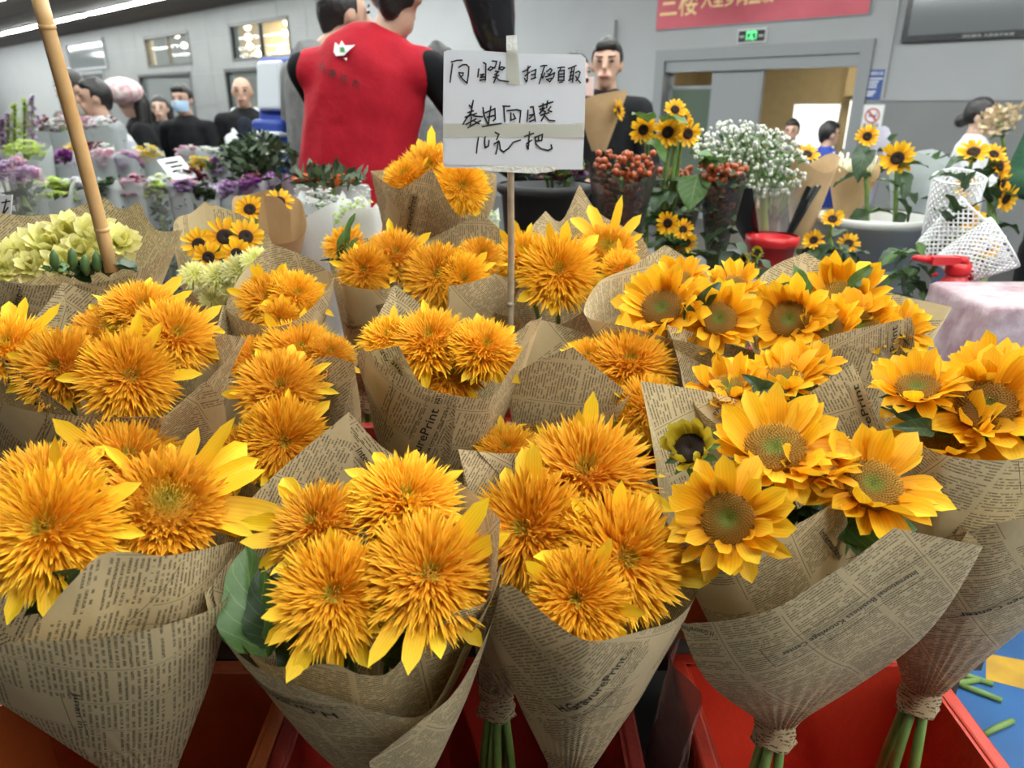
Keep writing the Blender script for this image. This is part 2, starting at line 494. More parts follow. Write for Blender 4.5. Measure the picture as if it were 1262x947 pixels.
def floret_ball(seed, nfl, m, core=0.0, lenmul=1.0, wmul=1.0, dome=0.30):
    """the fluffy body of a double sunflower"""
    r = random.Random(seed); mb = MB(); uvv = []
    ga = math.pi * (3 - math.sqrt(5))
    for i in range(nfl):
        q = math.sqrt((i + 0.5) / nfl)
        th = i * ga + r.uniform(-0.15, 0.15)
        if q < core:
            L = 0.07 + 0.05 * r.random(); til = q * 0.8 + r.uniform(-0.25, 0.25); w = 0.016
        else:
            t = (q - core) / (1 - core)
            L = (0.12 + 0.40 * t ** 0.9 + r.uniform(-0.06, 0.09)) * lenmul
            til = 0.15 + 1.32 * t ** 0.85 + r.uniform(-0.42, 0.42); w = (0.022 + 0.020 * t) * wmul
        pb = Vector((math.cos(th) * q * 0.58, math.sin(th) * q * 0.58, dome * (1 - q ** 2.2) - 0.10 * max(0, 1 - q / 0.22)))
        th2 = th + r.uniform(-0.35, 0.35)
        o = Vector((math.cos(th2), math.sin(th2), 0)); zz = Vector((0, 0, 1)); s = Vector((-math.sin(th2), math.cos(th2), 0))
        tw = r.uniform(-0.8, 0.8); s = s * math.cos(tw) + zz * math.sin(tw) * 0.7
        bend = r.uniform(-0.5, 0.35)
        d1 = o * math.sin(til) + zz * math.cos(til)
        d2 = o * math.sin(til - bend) + zz * math.cos(til - bend)
        p1 = pb + d1 * L * 0.55; p2 = p1 + d2 * L * 0.45
        nrm = s.cross(d1).normalized() * w * 0.5
        b = len(mb.v)
        mb.v += [tuple(pb - s * w * 0.6), tuple(pb + s * w * 0.6), tuple(p1 - s * w), tuple(p1 + nrm), tuple(p1 + s * w), tuple(p2)]
        mb.uv += [(0, q), (0, q), (0.55, q), (0.45, q), (0.55, q), (1, q)]
        mb.f += [(b, b + 3, b + 2), (b, b + 1, b + 3), (b + 1, b + 4, b + 3), (b + 2, b + 3, b + 5), (b + 3, b + 4, b + 5)]
        mb.mi += [0] * 5
    # closed underside so the head is a body, not a shell
    k = 14
    rows = [[Vector((math.cos(2 * math.pi * a / k) * rr, math.sin(2 * math.pi * a / k) * rr, z)) for a in range(k)] for rr, z in ((0.02, -0.28), (0.30, -0.22), (0.60, -0.04), (0.56, 0.06), (0.3, dome * 0.75), (0.02, dome * 0.85))]
    mb.quad_grid(rows, closed=True, uvs=[[(0.0, min(1, rr / 0.6))] * k for rr, z in ((0.9, 0), (0.9, 0), (0.6, 0), (0.6, 0), (0.3, 0), (0.1, 0))])
    return mb.mesh('flower_head', m)
BALLS = [floret_ball(20 + i, 900, 'florets_double', wmul=0.82) for i in range(5)]
OPENB = [floret_ball(30 + i, 1000, 'florets_open', core=0.55, lenmul=0.72, dome=0.22) for i in range(2)]
SMALLB = [floret_ball(40 + i, 260, 'florets_double', wmul=1.6) for i in range(2)]

def disc_mesh(seed, m, nfl=330, R=0.44, dome=0.09):
    r = random.Random(seed); mb = MB(); ga = math.pi * (3 - math.sqrt(5))
    for i in range(nfl):
        q = math.sqrt((i + 0.5) / nfl); th = i * ga
        zc = dome * math.sin(min(1, q * 1.15) * math.pi * 0.75) - 0.02
        w = R * (0.024 + 0.018 * q); h = 0.022 + 0.06 * q * r.random() + 0.03 * q
        c = Vector((math.cos(th) * q * R, math.sin(th) * q * R, zc))
        o = Vector((math.cos(th), math.sin(th), 0)); s = Vector((-math.sin(th), math.cos(th), 0))
        b = len(mb.v)
        mb.v += [tuple(c + o * w), tuple(c - o * w * 0.6 + s * w), tuple(c - o * w * 0.6 - s * w), tuple(c + o * w * (1.5 * q) + Vector((0, 0, h)))]
        mb.uv += [(0, q)] * 3 + [(1, q)]
        mb.f += [(b, b + 1, b + 3), (b + 1, b + 2, b + 3), (b + 2, b, b + 3)]; mb.mi += [0] * 3
    k = 18
    prof = [(0.02, -0.30), (0.28, -0.26), (R * 1.02, -0.05)] + [(R * q, dome * math.sin(min(1, q * 1.15) * math.pi * 0.75) - 0.02) for q in (1.0, 0.8, 0.6, 0.4, 0.2, 0.03)]
    rows = [[Vector((math.cos(2 * math.pi * a / k) * rr, math.sin(2 * math.pi * a / k) * rr, z)) for a in range(k)] for rr, z in prof]
    mb.quad_grid(rows, closed=True, uvs=[[(0.0, min(1, rr / R))] * k for rr, z in prof])
    return mb.mesh('flower_head', m)
DISC = [disc_mesh(50 + i, 'disc_green') for i in range(2)]
DARK = [disc_mesh(60, 'disc_dark', 160, 0.36)]
DARK2 = [disc_mesh(61, 'disc_dark', 120, 0.40)]

def calyx_mesh():
    mb = MB()
    for i in range(11):
        a = 2 * math.pi * i / 11
        p = curved_petal(0.62, 0.11, 0.25, 0.2, nseg=3, seed=i)
        M = Matrix.Rotation(a, 4, 'Z') @ Matrix.Translation((0.15, 0, -0.20)) @ Matrix.Rotation(0.1, 4, 'Y')
        b = len(mb.v)
        mb.v += [tuple(M @ Vector(v)) for v in p.v]; mb.uv += p.uv
        mb.f += [tuple(b + k for k in f) for f in p.f]; mb.mi += [0] * len(p.f)
    return mb.mesh('calyx', 'leaf')
CALYX = calyx_mesh()

def leaf_shape(m, seed, Wd=0.34, bend=-0.6):
    r = random.Random(seed); mb = MB(); rows = []; uvs = []; ang = 0.25; x = z = 0
    for i in range(9):
        t = i / 8
        w = Wd * (math.sin(math.pi * min(1, t ** 0.62)) ** 0.8 if t < 1 else 0.0) + 0.012
        if i: ang += bend / 8; x += math.cos(ang) / 8; z += math.sin(ang) / 8
        row = []; uv = []
        for q in (-1, -0.6, -0.25, 0, 0.25, 0.6, 1):
            zz = abs(q) * w * 0.35 + 0.05 * math.sin(t * 14 + q * 2 + seed) * abs(q)
            row.append(Vector((x, q * w, z + zz))); uv.append((t, (q + 1) / 2))
        rows.append(row); uvs.append(uv)
    return mb.quad_grid(rows, uvs=uvs).mesh('leaf', m)
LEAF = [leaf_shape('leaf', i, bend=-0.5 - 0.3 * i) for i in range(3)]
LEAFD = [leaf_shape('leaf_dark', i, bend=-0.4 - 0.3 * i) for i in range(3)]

RH = random.Random(77)
def head(root, typ, pos, R, n, rays=None, nray=None, spin=None, lod=0):
    """a flower head of the given kind: a part, its petals sub-parts"""
    rt = frame_from(n)
    M = Matrix.Translation(pos - wloc(root)) @ rt.to_4x4() @ Matrix.Diagonal((R, R, R, 1))
    me = {'D': BALLS, 'O': OPENB, 'S': DISC, 'K': DARK, 'G': DARK2, 'd': SMALLB}[typ]
    h = inst('flower_head', RH.choice(me), root, M)
    def petal(key, a, r0, z0, tilt, sc):
        MM = Matrix.Rotation(a, 4, 'Z') @ Matrix.Translation((r0, 0, z0)) @ Matrix.Rotation(-tilt, 4, 'Y') @ Matrix.Rotation(RH.uniform(-0.3, 0.3), 4, 'X') @ Matrix.Diagonal((sc, sc * RH.uniform(0.85, 1.2), sc, 1))
        inst('ray_petal', RH.choice(RAY[key]), h, MM)
    if typ in 'DO':
        k = nray if nray is not None else 8
        off = RH.uniform(0, 6.28)
        for i in range(k):
            petal('D', off + 2 * math.pi * (i + RH.uniform(-0.6, 0.6)) / k, 0.42, -0.04, RH.uniform(-0.15, 0.5), RH.uniform(0.62, 1.10))
    elif typ == 'd':
        for i in range(nray or 0):
            petal('D', 2 * math.pi * (i + RH.uniform(-0.3, 0.3)) / nray, 0.42, -0.06, RH.uniform(-0.1, 0.3), RH.uniform(0.75, 0.95))
    elif typ == 'S':
        k = nray or 17
        for ring in range(2):
            for i in range(k):
                petal('S', 2 * math.pi * (i + 0.5 * ring + RH.uniform(-0.3, 0.3)) / k, 0.38, -0.03 - 0.05 * ring, RH.uniform(0.10, 0.95) - 0.22 * ring, RH.uniform(0.78, 1.12))
        inst('calyx', CALYX, h, Matrix.Identity(4))
    elif typ == 'K':
        k = nray or 15
        for i in range(k):
            petal('K', 2 * math.pi * (i + RH.uniform(-0.25, 0.25)) / k, 0.34, -0.03, RH.uniform(0.0, 0.45), RH.uniform(0.9, 1.1))
        inst('calyx', CALYX, h, Matrix.Identity(4))
    elif typ == 'G':
        for ring in range(2):
            for i in range(12):
                petal('G', 2 * math.pi * (i + 0.5 * ring + RH.uniform(-0.25, 0.25)) / 12, 0.38, -0.03, RH.uniform(0.5, 1.1), RH.uniform(0.9, 1.1))
        inst('calyx', CALYX, h, Matrix.Identity(4))
    for a, sc in (rays or []):
        petal('D' if typ in 'DOd' else 'S', math.radians(a), 0.36, 0.02, RH.uniform(0.10, 0.35), sc)
    return h

def leaf(root, pos, tip, sc_w=1.0, dark=False, up=Vector((0, 0, 1))):
    d = tip - pos; L = d.length; x = d.normalized()
    z = up - x * up.dot(x)
    if z.length < 1e-3: z = Vector((0, -1, 0.2))
    z.normalize(); y = z.cross(x)
    M = Matrix.Translation(pos - wloc(root)) @ Matrix((x, y, z)).transposed().to_4x4() @ Matrix.Diagonal((L, L * sc_w, L, 1))
    return inst('leaf', RH.choice(LEAFD if dark else LEAF), root, M)
mat('leaf_plain', (0.05, 0.11, 0.03), 0.5, c2=(0.10, 0.18, 0.05), scale=30)
mat('leaf_deep', (0.022, 0.05, 0.018), 0.55, c2=(0.05, 0.085, 0.03), scale=30)
mat('lilac_tissue', (0.62, 0.58, 0.72), 0.6, trans=.3)
mat('berry', (0.44, 0.075, 0.015), 0.3, c2=(0.28, 0.08, 0.03), scale=50)
mat('tape_film', (0.72, 0.72, 0.62), 0.10, alpha=0.45, coat=0.3)
mat('arrow_grey', (0.40, 0.42, 0.40), 0.5)
mat('magazine_art', (0.55, 0.60, 0.50), 0.15, c2=(0.08, 0.02, 0.04), scale=30)
mat('exit_print', (0.06, 0.25, 0.06), 0.6)
mat('phone_pink', (0.62, 0.45, 0.42), 0.4)
mat('dried_beige', (0.46, 0.35, 0.20), 0.7, c2=(0.60, 0.48, 0.30), scale=40)
mat('film_pink', (0.42, 0.33, 0.31), 0.25, alpha=0.7, bump=0.6, bscale=12)
mat('paper_plain', (0.60, 0.475, 0.275), 0.62, var=0.12, scale=14, spec=0.25, trans=0.12)
mat('crate_bright', (0.60, 0.045, 0.018), 0.42, c2=(0.48, 0.032, 0.014), scale=5, bump=0.15, bscale=60)
mat('bloom_filler', (0.56, 0.57, 0.48), 0.6, c2=(0.70, 0.71, 0.66), scale=60)
mat('bench_grey', (0.12, 0.12, 0.12), 0.5, var=0.2)
# ------------------------------------------------------------------ paper wraps
from mathutils import noise as mnoise

def smooth_poly(P, corners, closed, per=9):
    """Catmull-Rom through P, sharp at corner indices"""
    n = len(P); out = []
    last = n if closed else n - 1
    for i in range(last):
        p1, p2 = P[i], P[(i + 1) % n]
        p0 = P[(i - 1) % n] if (closed or i > 0) and i not in corners else p1 + (p1 - p2) * 0.35
        j = (i + 1) % n
        p3 = P[(i + 2) % n] if (closed or i + 2 < n) and j not in corners else p2 + (p2 - p1) * 0.35
        for k in range(per):
            t = k / per; t2 = t * t; t3 = t2 * t
            out.append(0.5 * ((2 * p1) + (p2 - p0) * t + (2 * p0 - 5 * p1 + 4 * p2 - p3) * t2 + (3 * p1 - p0 - 3 * p2 + p3) * t3))
    out.append(P[0].copy() if closed else P[-1].copy())
    return out

class Sheet:
    NR = 22
    def __init__(s, root, tie, rim, closed, Yc, m='newsprint', rot=20.0, bulge=0.03, seed=0, texts=(), rules=(), name='wrapping_paper', tr=0.020, axis=None):
        P = []; corners = set()
        for i, r in enumerate(rim):
            P.append(at(r[0], r[1], Yc + r[2] * 0.01))
            if len(r) > 3: corners.add(i)
        if not closed: corners |= {0, len(P) - 1}
        s.R = smooth_poly(P, corners, closed); s.T = tie; s.seed = seed; s.bulge = bulge; s.tr = tr
        s.phi = [0.0]; s.len = [(p - tie).length for p in s.R]
        for a, b in zip(s.R, s.R[1:]):
            d = (a - tie).angle(b - tie, 0.0); s.phi.append(s.phi[-1] + d)
        cen = sum(s.R, Vector()) / len(s.R)
        s.axis = axis.normalized() if axis is not None else (cen - tie).normalized()
        # the flat sheet's apex lies a little below the tie, where the cone would close
        Lm = sum(s.len) / len(s.len)
        Rm = sum((p - tie - s.axis * (p - tie).dot(s.axis)).length for p in s.R) / len(s.R)
        s.r0 = tr * Lm / max(0.03, Rm - tr)
        s.phi = [q * Lm / (s.r0 + Lm) for q in s.phi]
        du = Vector((math.cos(math.radians(rot)), math.sin(math.radians(rot)))); dv = Vector((-du.y, du.x))
        tspec = []
        for (txt, x0, y0, x1, y1, h) in texts:
            a, b = s.uv_at(x0, y0), s.uv_at(x1, y1)
            d = (b - a); L = d.length
            if L < 1e-4: continue
            d = d / L; e = Vector((-d.y, d.x))
            mm = a + d * (L * 0.6); q0 = proj(s.to3d(mm)); q1 = proj(s.to3d(mm + d * 0.01)); q2 = proj(s.to3d(mm + e * 0.01))
            bx, by = q1[0] - q0[0], q1[1] - q0[1]
            if (q2[0] - q0[0]) * by + (q2[1] - q0[1]) * (-bx) < 0: e = -e
            tspec.append((txt, a, d, e, L, h))
        if tspec: du, dv = tspec[0][2], tspec[0][3]
        rows = []; uvs = []
        n = len(s.R)
        for j in range(s.NR + 1):
            k = j / s.NR
            rows.append([s.surf(i, k) for i in range(n)])
            uv = []
            for i in range(n):
                c = Vector((math.cos(s.phi[i]), math.sin(s.phi[i]))) * (s.r0 + s.len[i] * k)
                uv.append((c.dot(du), c.dot(dv)))
            uvs.append(uv)
        s.grid = rows
        mb = MB(); mb.quad_grid(rows, uvs=uvs)
        s.ob = mb.build(name, m, root)
        for (txt, a, d, e, L, h) in tspec:
            vs, fs, wd = text_verts(txt, 0.010)
            s.side = 0; pm = s.to3d(a + d * L * 0.4); nm_ = s.on_top(a + d * L * 0.4, 1.0) - pm
            s.side = 1 if nm_.dot((pm - s.T) - s.axis * (pm - s.T).dot(s.axis)) > 0 else -1
            if h >= 0.009:                     # headings stand in a blank band of the sheet
                mb = MB(); mb.quad_grid([[s.on_top(a + d * (L * (-0.03 + 1.06 * i / 16)) + e * (h * q), 0.0011) for i in range(17)] for q in (-0.35, 0.2, 0.8, 1.3)])
                s.put_print(mb, root, 'heading_band', 'paper_plain')
            mb = MB()
            for (x, y) in vs:
                mb.v.append(tuple(s.on_top(a + d * (x / wd * L) + e * (y * h / 0.7))))
            mb.f = list(fs); mb.mi = [0] * len(fs)
            s.put_print(mb, root, 'printed_heading')
        s.side = 0
        for (x0, y0, x1, y1, w) in rules:
            a, b = s.uv_at(x0, y0), s.uv_at(x1, y1); d = b - a
            if d.length < 1e-4: continue
            e = Vector((-d.y, d.x)).normalized() * w
            mb = MB(); mb.quad_grid([[s.on_top(a + d * (i / 14) + e * q) for i in range(15)] for q in (-0.5, 0.5)])
            s.put_print(mb, root, 'printed_rule')
    def put_print(s, mb, root, nm, m='print_ink'):
        o = mb.build(nm, m, root, smooth=(m != 'print_ink'))
        o.parent = s.ob                       # the sheet sits at the root's origin, so the offset is the same
    def surf(s, i, k):
        i0 = min(int(i), len(s.R) - 1); f = i - i0; i1 = min(i0 + 1, len(s.R) - 1)
        R = s.R[i0].lerp(s.R[i1], f); T = s.T
        rad = (R - T); out = rad - s.axis * rad.dot(s.axis)
        o = out.normalized() if out.length > 1e-6 else Vector((0, -1, 0))
        p = (T + o * s.tr).lerp(R, k)
        L = rad.length
        p = p + o * (s.bulge * L * math.sin(math.pi * k) * (0.6 + 0.4 * k))
        q = p * 9.0 + Vector((s.seed * 3.1, 0, 0))
        p = p + o * (0.007 * k * (1 - 0.25 * k) * mnoise.noise(q)) + o * (0.004 * (1 - k) ** 3 * math.sin(i * 1.5 + s.seed))
        return p
    def to3d(s, uv):
        r = uv.length; ph = math.atan2(uv.y, uv.x)
        if ph < -0.3: ph += 2 * math.pi
        ph = max(0.0, min(ph, s.phi[-1] - 1e-6))
        i = max(0, bisect_right(s.phi, ph) - 1); i = min(i, len(s.R) - 2)
        f = (ph - s.phi[i]) / max(1e-9, s.phi[i + 1] - s.phi[i])
        L = s.len[i] * (1 - f) + s.len[i + 1] * f
        kk = max(0.0, min(1.0, (r - s.r0) / L))
        if getattr(s, 'grid', None) is None: return s.surf(i + f, kk)
        j = min(int(kk * s.NR), s.NR - 1); g = kk * s.NR - j
        return (s.grid[j][i].lerp(s.grid[j][i + 1], f)).lerp(s.grid[j + 1][i].lerp(s.grid[j + 1][i + 1], f), g)
    def on_top(s, uv, off=0.0020):
        p = s.to3d(uv); a = s.to3d(uv + Vector((0.004, 0))); b = s.to3d(uv + Vector((0, 0.004)))
        n = (a - p).cross(b - p)
        n = n.normalized() if n.length > 1e-12 else Vector((0, -1, 0))
        out = (p - s.T) - s.axis * (p - s.T).dot(s.axis)
        sg = getattr(s, 'side', 0)
        if (n.dot(out) * sg if sg else n.dot(CAM - p)) < 0: n = -n
        return p + n * off
    def uv_at(s, px, py):
        best = None
        for i in range(len(s.R)):
            for j in range(2, 41):
                k = j / 40
                x, y, z = proj(s.surf(i, k))
                c = (x - px) ** 2 + (y - py) ** 2 + z * 60
                if best is None or c < best[0]:
                    best = (c, Vector((math.cos(s.phi[i]), math.sin(s.phi[i]))) * (s.r0 + s.len[i] * k))
        return best[1]

RB = random.Random(5)
def bouquet(name, label, Yc, tie, sheets, heads, slope=0.45, zoff=0.0, leaves=(), bottom=0.12, tiewrap=True,
            nleaf=6, group='newspaper wrapped sunflower bouquets', mats='newsprint_fine', cat='bouquet', center=None, seed=0, nstem=5):
    T = at(tie[0], tie[1], Yc + tie[2] * 0.01)
    root = thing(name, label, cat, (T.x, T.y, bottom), group)
    ax0 = None
    for k, sh in enumerate(sheets):
        t2 = T
        if 'tie' in sh: t2 = at(sh['tie'][0], sh['tie'][1], Yc + sh['tie'][2] * 0.01)
        S_ = Sheet(root, t2, sh['rim'], sh.get('closed', False), Yc, sh.get('m', mats), sh.get('rot', 20 + 37 * k + seed * 23),
              sh.get('bulge', 0.03), seed * 7 + k, sh.get('texts', ()), sh.get('rules', ()), tr=0.028 + 0.003 * k, axis=ax0)
        if ax0 is None: ax0 = S_.axis
    # heads lie on a plane through the centre of the bouquet, tilted towards the viewer
    if center is None:
        center = (sum(h[1] for h in heads) / len(heads), sum(h[2] for h in heads) / len(heads))
    z0 = at(center[0], center[1], Yc).z
    hp = []
    for h in heads:
        typ, px, py, rp = h[:4]
        a, b = (h[4], h[5]) if len(h) > 5 else (0.0, 0.45)
        extra = h[6] if len(h) > 6 else {}
        d = ray(px, py)
        t = (CAM_Z - z0 + slope * Yc) / (slope * d.y - d.z)
        Y = max(Yc - 0.16, min(Yc + 0.20, t * d.y)) + extra.get('dy', 0)
        pos = at(px, py, Y); R = rp * mpp(px, py, Y) * (0.86 if Yc > 0.96 and typ in 'DO' else 0.92 if Yc > 0.96 and typ == 'S' else 1.0)
        toward = (CAM - pos).normalized()
        right = Vector((1, 0, 0)); up = right.cross(-toward).normalized()
        up = up if up.z > 0 else -up
        n = (toward + right * a + up * b).normalized()
        head(root, typ, pos, R, n, extra.get('rays'), extra.get('nray'))
        hp.append((pos, R, n))
        if tiewrap is not None:
            q = pos - n * R * 0.25
            MB().tube([q, q.lerp(T, 0.35) - n * 0.01, T], [0.006, 0.005, 0.004], 6).build('stem', 'stem_green', root)
    for (x0, y0, x1, y1, dy0, dy1, w, dk) in leaves:
        leaf(root, at(x0, y0, Yc + dy0 * .01), at(x1, y1, Yc + dy1 * .01), w, dk, Vector((0, -.8, .6)))
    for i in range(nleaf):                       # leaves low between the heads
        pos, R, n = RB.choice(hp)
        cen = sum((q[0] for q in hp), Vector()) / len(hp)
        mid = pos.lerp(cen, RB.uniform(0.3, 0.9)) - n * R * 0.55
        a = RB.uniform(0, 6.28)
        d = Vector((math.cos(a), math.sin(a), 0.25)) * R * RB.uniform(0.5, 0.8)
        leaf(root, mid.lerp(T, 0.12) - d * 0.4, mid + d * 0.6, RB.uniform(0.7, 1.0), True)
    if tiewrap:
        rows = []
        for j in range(6):
            z = 0.024 - 0.075 * j / 5
            rows.append([T + Vector((math.cos(a) * (0.030 + 0.005 * math.sin(5 * a + j * 2) + 0.005 * (j in (0, 5))), math.sin(a) * (0.030 + 0.005 * math.cos(4 * a + j)), z)) for a in [2 * math.pi * k / 16 for k in range(16)]])
        uvs = [[(0.004 * k, 0.01 * j) for k in range(16)] for j in range(6)]
        mb = MB(); mb.quad_grid(rows, closed=True, uvs=uvs); mb.build('tie_wrap', mats, root)
    for i in range(nstem):
        a = 2 * math.pi * i / nstem + seed
        o = Vector((math.cos(a), math.sin(a), 0))
        b = Vector((T.x, T.y, bottom)) + o * 0.035
        MB().tube([T + o * 0.010, (T + b) / 2 + o * 0.008, b], [0.0075, 0.0085, 0.0085], 7).build('stem', 'stem_green', root)
    return root
# ------------------------------------------------------------------ the hall
WALL_Y = 9.0
WP0 = at(940, 128, WALL_Y); WP0.z = 0
WD = Vector((-0.731, 0.682, 0)).normalized()          # along the wall, leftwards and away
WN = Vector((-WD.y, WD.x, 0))                          # towards the hall
if WN.dot(-WP0) < 0: WN = -WN
CEIL = 3.42
def wsz(px, py):
    """photograph pixel -> (s along wall, z)"""
    d = ray(px, py); t = (WP0 - CAM).dot(WN) / d.dot(WN)
    p = CAM + d * t
    return (p - WP0).dot(WD), p.z
def wp(s, z, off=0.0):
    return WP0 + WD * s + WN * off + Vector((0, 0, z))
def wbox(mb, s0, s1, z0, z1, o0, o1, mi=0):
    b = len(mb.v)
    for o in (o0, o1):
        for s, z in ((s0, z0), (s1, z0), (s1, z1), (s0, z1)): mb.v.append(tuple(wp(s, z, o)))
    for q in ((0, 1, 2, 3), (7, 6, 5, 4), (0, 4, 5, 1), (1, 5, 6, 2), (2, 6, 7, 3), (3, 7, 4, 0)):
        mb.f.append(tuple(b + i for i in q)); mb.mi.append(mi)
    return mb
def wrect(x0, y0, x1, y1):
    """rectangle on the wall from the pixel corners (left, top, right, bottom)"""
    sa, za = wsz(x0, y0); sb, zb = wsz(x1, y0); sc, zc = wsz(x0, y1); sd, zd = wsz(x1, y1)
    return min((sa + sc) / 2, (sb + sd) / 2), max((sa + sc) / 2, (sb + sd) / 2), (zc + zd) / 2, (za + zb) / 2

S_MIN, S_MAX = -7.0, 40.0
door_l, door_r = wsz(818, 110)[0], wsz(1054, 110)[0]
door_top = (wsz(815, 77)[1] + wsz(1060, 64)[1]) / 2
win_up = [wrect(180, 40, 236, 83), wrect(285, 25, 359, 74)]
win_up = [(a, b, c, d) for a, b, c, d in win_up]
zt = sum(w[3] for w in win_up) / 2; zb_ = sum(w[2] for w in win_up) / 2
win_up = [(a, b, zb_, zt) for a, b, c, d in win_up]
win_lo = [wrect(176, 92, 240, 150), wrect(281, 80, 366, 150)]
zl = sum(w[3] for w in win_lo) / 2
win_lo = [(a, b, 0.25, zl) for a, b, c, d in win_lo]
opens = [(door_r, door_l, 0.0, door_top)] + win_up + win_lo
sb = sorted({S_MIN, S_MAX, *[o[0] for o in opens], *[o[1] for o in opens]})
zb = sorted({0.0, CEIL, *[o[2] for o in opens], *[o[3] for o in opens]})
mb = MB()
for i in range(len(sb) - 1):
    for j in range(len(zb) - 1):
        sc, zc = (sb[i] + sb[i + 1]) / 2, (zb[j] + zb[j + 1]) / 2
        if any(o[0] < sc < o[1] and o[2] < zc < o[3] for o in opens): continue
        wbox(mb, sb[i], sb[i + 1], zb[j], zb[j + 1], -0.22, 0)
wall = struct(mb.build('wall_back', 'white_paint', smooth=False))
def wpart(name, m, parent, boxes, smooth=False, label=None):
    mb = MB()
    for b in boxes: wbox(mb, *b)
    return mb.build(name, m, parent, smooth, label)
# cladding tiles on the left half of the wall
tile_start = wsz(420, 60)[0]
s = tile_start; r_ = random.Random(3)
while s < wsz(70, 100)[0]:
    for k in range(5):
        z0, z1 = k * 0.70, min(CEIL, k * 0.70 + 0.694)
        a, b = s + 0.006, s + 1.05
        if any(a < o[1] and b > o[0] and z0 < o[3] and z1 > o[2] for o in opens):
            # split round the openings
            cs = sorted({a, b, *[min(max(q, a), b) for o in opens for q in o[:2]]}); cz = sorted({z0, z1, *[min(max(q, z0), z1) for o in opens for q in o[2:]]})
            bx = [(cs[i], cs[i + 1], cz[j], cz[j + 1], 0.001, 0.018) for i in range(len(cs) - 1) for j in range(len(cz) - 1)
                  if not any(o[0] < (cs[i] + cs[i + 1]) / 2 < o[1] and o[2] < (cz[j] + cz[j + 1]) / 2 < o[3] for o in opens)]
            if bx: wpart('tile', 'pale_tile', wall, bx)
        else:
            wpart('tile', 'pale_tile', wall, [(a, b, z0, z1, 0.001, 0.018)])
    s += 1.056
# grey wainscot panels on the right half
zw = wsz(1180, 124)[1]
s = S_MIN
while s < door_r - 0.15:
    e = min(s + 1.2, door_r - 0.14)
    wpart('panel', 'wainscot', wall, [(s, e - 0.006, 0, zw, 0.001, 0.02)]); s += 1.2
s = door_l + 0.14
while s < tile_start:
    e = min(s + 1.2, tile_start)
    wpart('panel', 'wainscot', wall, [(s, e - 0.006, 0, zw, 0.001, 0.02)]); s += 1.2
# raised conduit trim
sc0 = wsz(1100, 60)[0]
struct(wpart('trim_1', 'white_paint', None, [(S_MIN, sc0, zw + 0.0, zw + 0.025, 0.02, 0.04), (sc0 - 0.0, sc0 + 0.025, zw, CEIL, 0.0, 0.03)]))
# board on the wall behind the man with the bouquet
a = wrect(560, 35, 758, 118)
struct(wpart('trim_2', 'white_paint', None, [(*a, 0.0, 0.05)]))
# door: frame, header, sliding leaves
fr = thing('door_1', 'grey framed sliding door standing half open to a warm lit room', 'door', wp((door_l + door_r) / 2, 0)); fr['kind'] = 'structure'; del fr['category']
w = 0.13
wpart('door_frame', 'frame_grey', fr, [(door_l, door_l + w, 0, door_top + w, -0.2, 0.04), (door_r - w, door_r, 0, door_top + w, -0.2, 0.04), (door_r, door_l, door_top, door_top + w, -0.2, 0.04)])
wpart('header_rail', 'door_grey', fr, [(door_r, door_l, door_top - 0.13, door_top, -0.12, 0.0)])
x1 = wsz(930, 120)[0]; x2 = wsz(872, 120)[0]
wpart('door_leaf', 'door_grey', fr, [(x1, x2, 0, door_top - 0.13, -0.12, -0.07)])
g = wpart('door_leaf', 'dark_glass', fr, [(x2, door_l, 0, door_top - 0.33, -0.16, -0.13)], label='dark green glass leaf')
wpart('leaf_rail', 'frame_grey', fr, [(x2, door_l, door_top - 0.33, door_top - 0.29, -0.16, -0.12), (door_l - 0.06, door_l, 0, door_top - 0.13, -0.16, -0.12)])
wpart('leaf_stile', 'frame_grey', fr, [(x1 - 0.05, x1, 0, door_top - 0.13, -0.12, -0.05)])
# the room behind the door
mb = MB(); wbox(mb, door_r - 1.5, door_l + 1.5, 0, 2.6, -3.6, -3.5)
struct(mb.build('wall_side_room', 'warm_wall', smooth=False))
mb = MB(); wbox(mb, door_r - 1.6, door_r - 1.5, 0, 2.6, -3.6, -0.22); wbox(mb, door_l + 1.5, door_l + 1.6, 0, 2.6, -3.6, -0.22)
struct(mb.build('wall_side_room_ends', 'warm_wall', smooth=False))
mb = MB(); wbox(mb, door_r - 1.6, door_l + 1.6, 2.5, 2.6, -3.6, -0.22)
struct(mb.build('ceiling_side_room', 'warm_wall', smooth=False))
ld = bpy.data.lights.new('side_room_lamp', 'AREA'); ld.energy = 55; ld.color = (1, 0.82, 0.5); ld.size = 1.2
lo = bpy.data.objects.new('side_room_lamp', ld); COL.objects.link(lo); lo.location = wp((door_l + door_r) / 2 - 0.4, 2.45, -1.6)
pn = thing('wall_cabinet', 'pale wooden wall cabinet in the room behind the open door', 'cabinet', wp(door_r + 0.8, 1.2, -3.4))
wpart('cabinet_body', 'wood_panel', pn, [(door_r + 0.35, door_r + 1.25, 1.5, 2.1, -3.5, -3.2)])
wpart('cabinet_door', 'warm_wall', pn, [(door_r + 0.37, door_r + 0.79, 1.52, 2.08, -3.2, -3.18)])
wpart('cabinet_door', 'warm_wall', pn, [(door_r + 0.81, door_r + 1.23, 1.52, 2.08, -3.2, -3.18)])
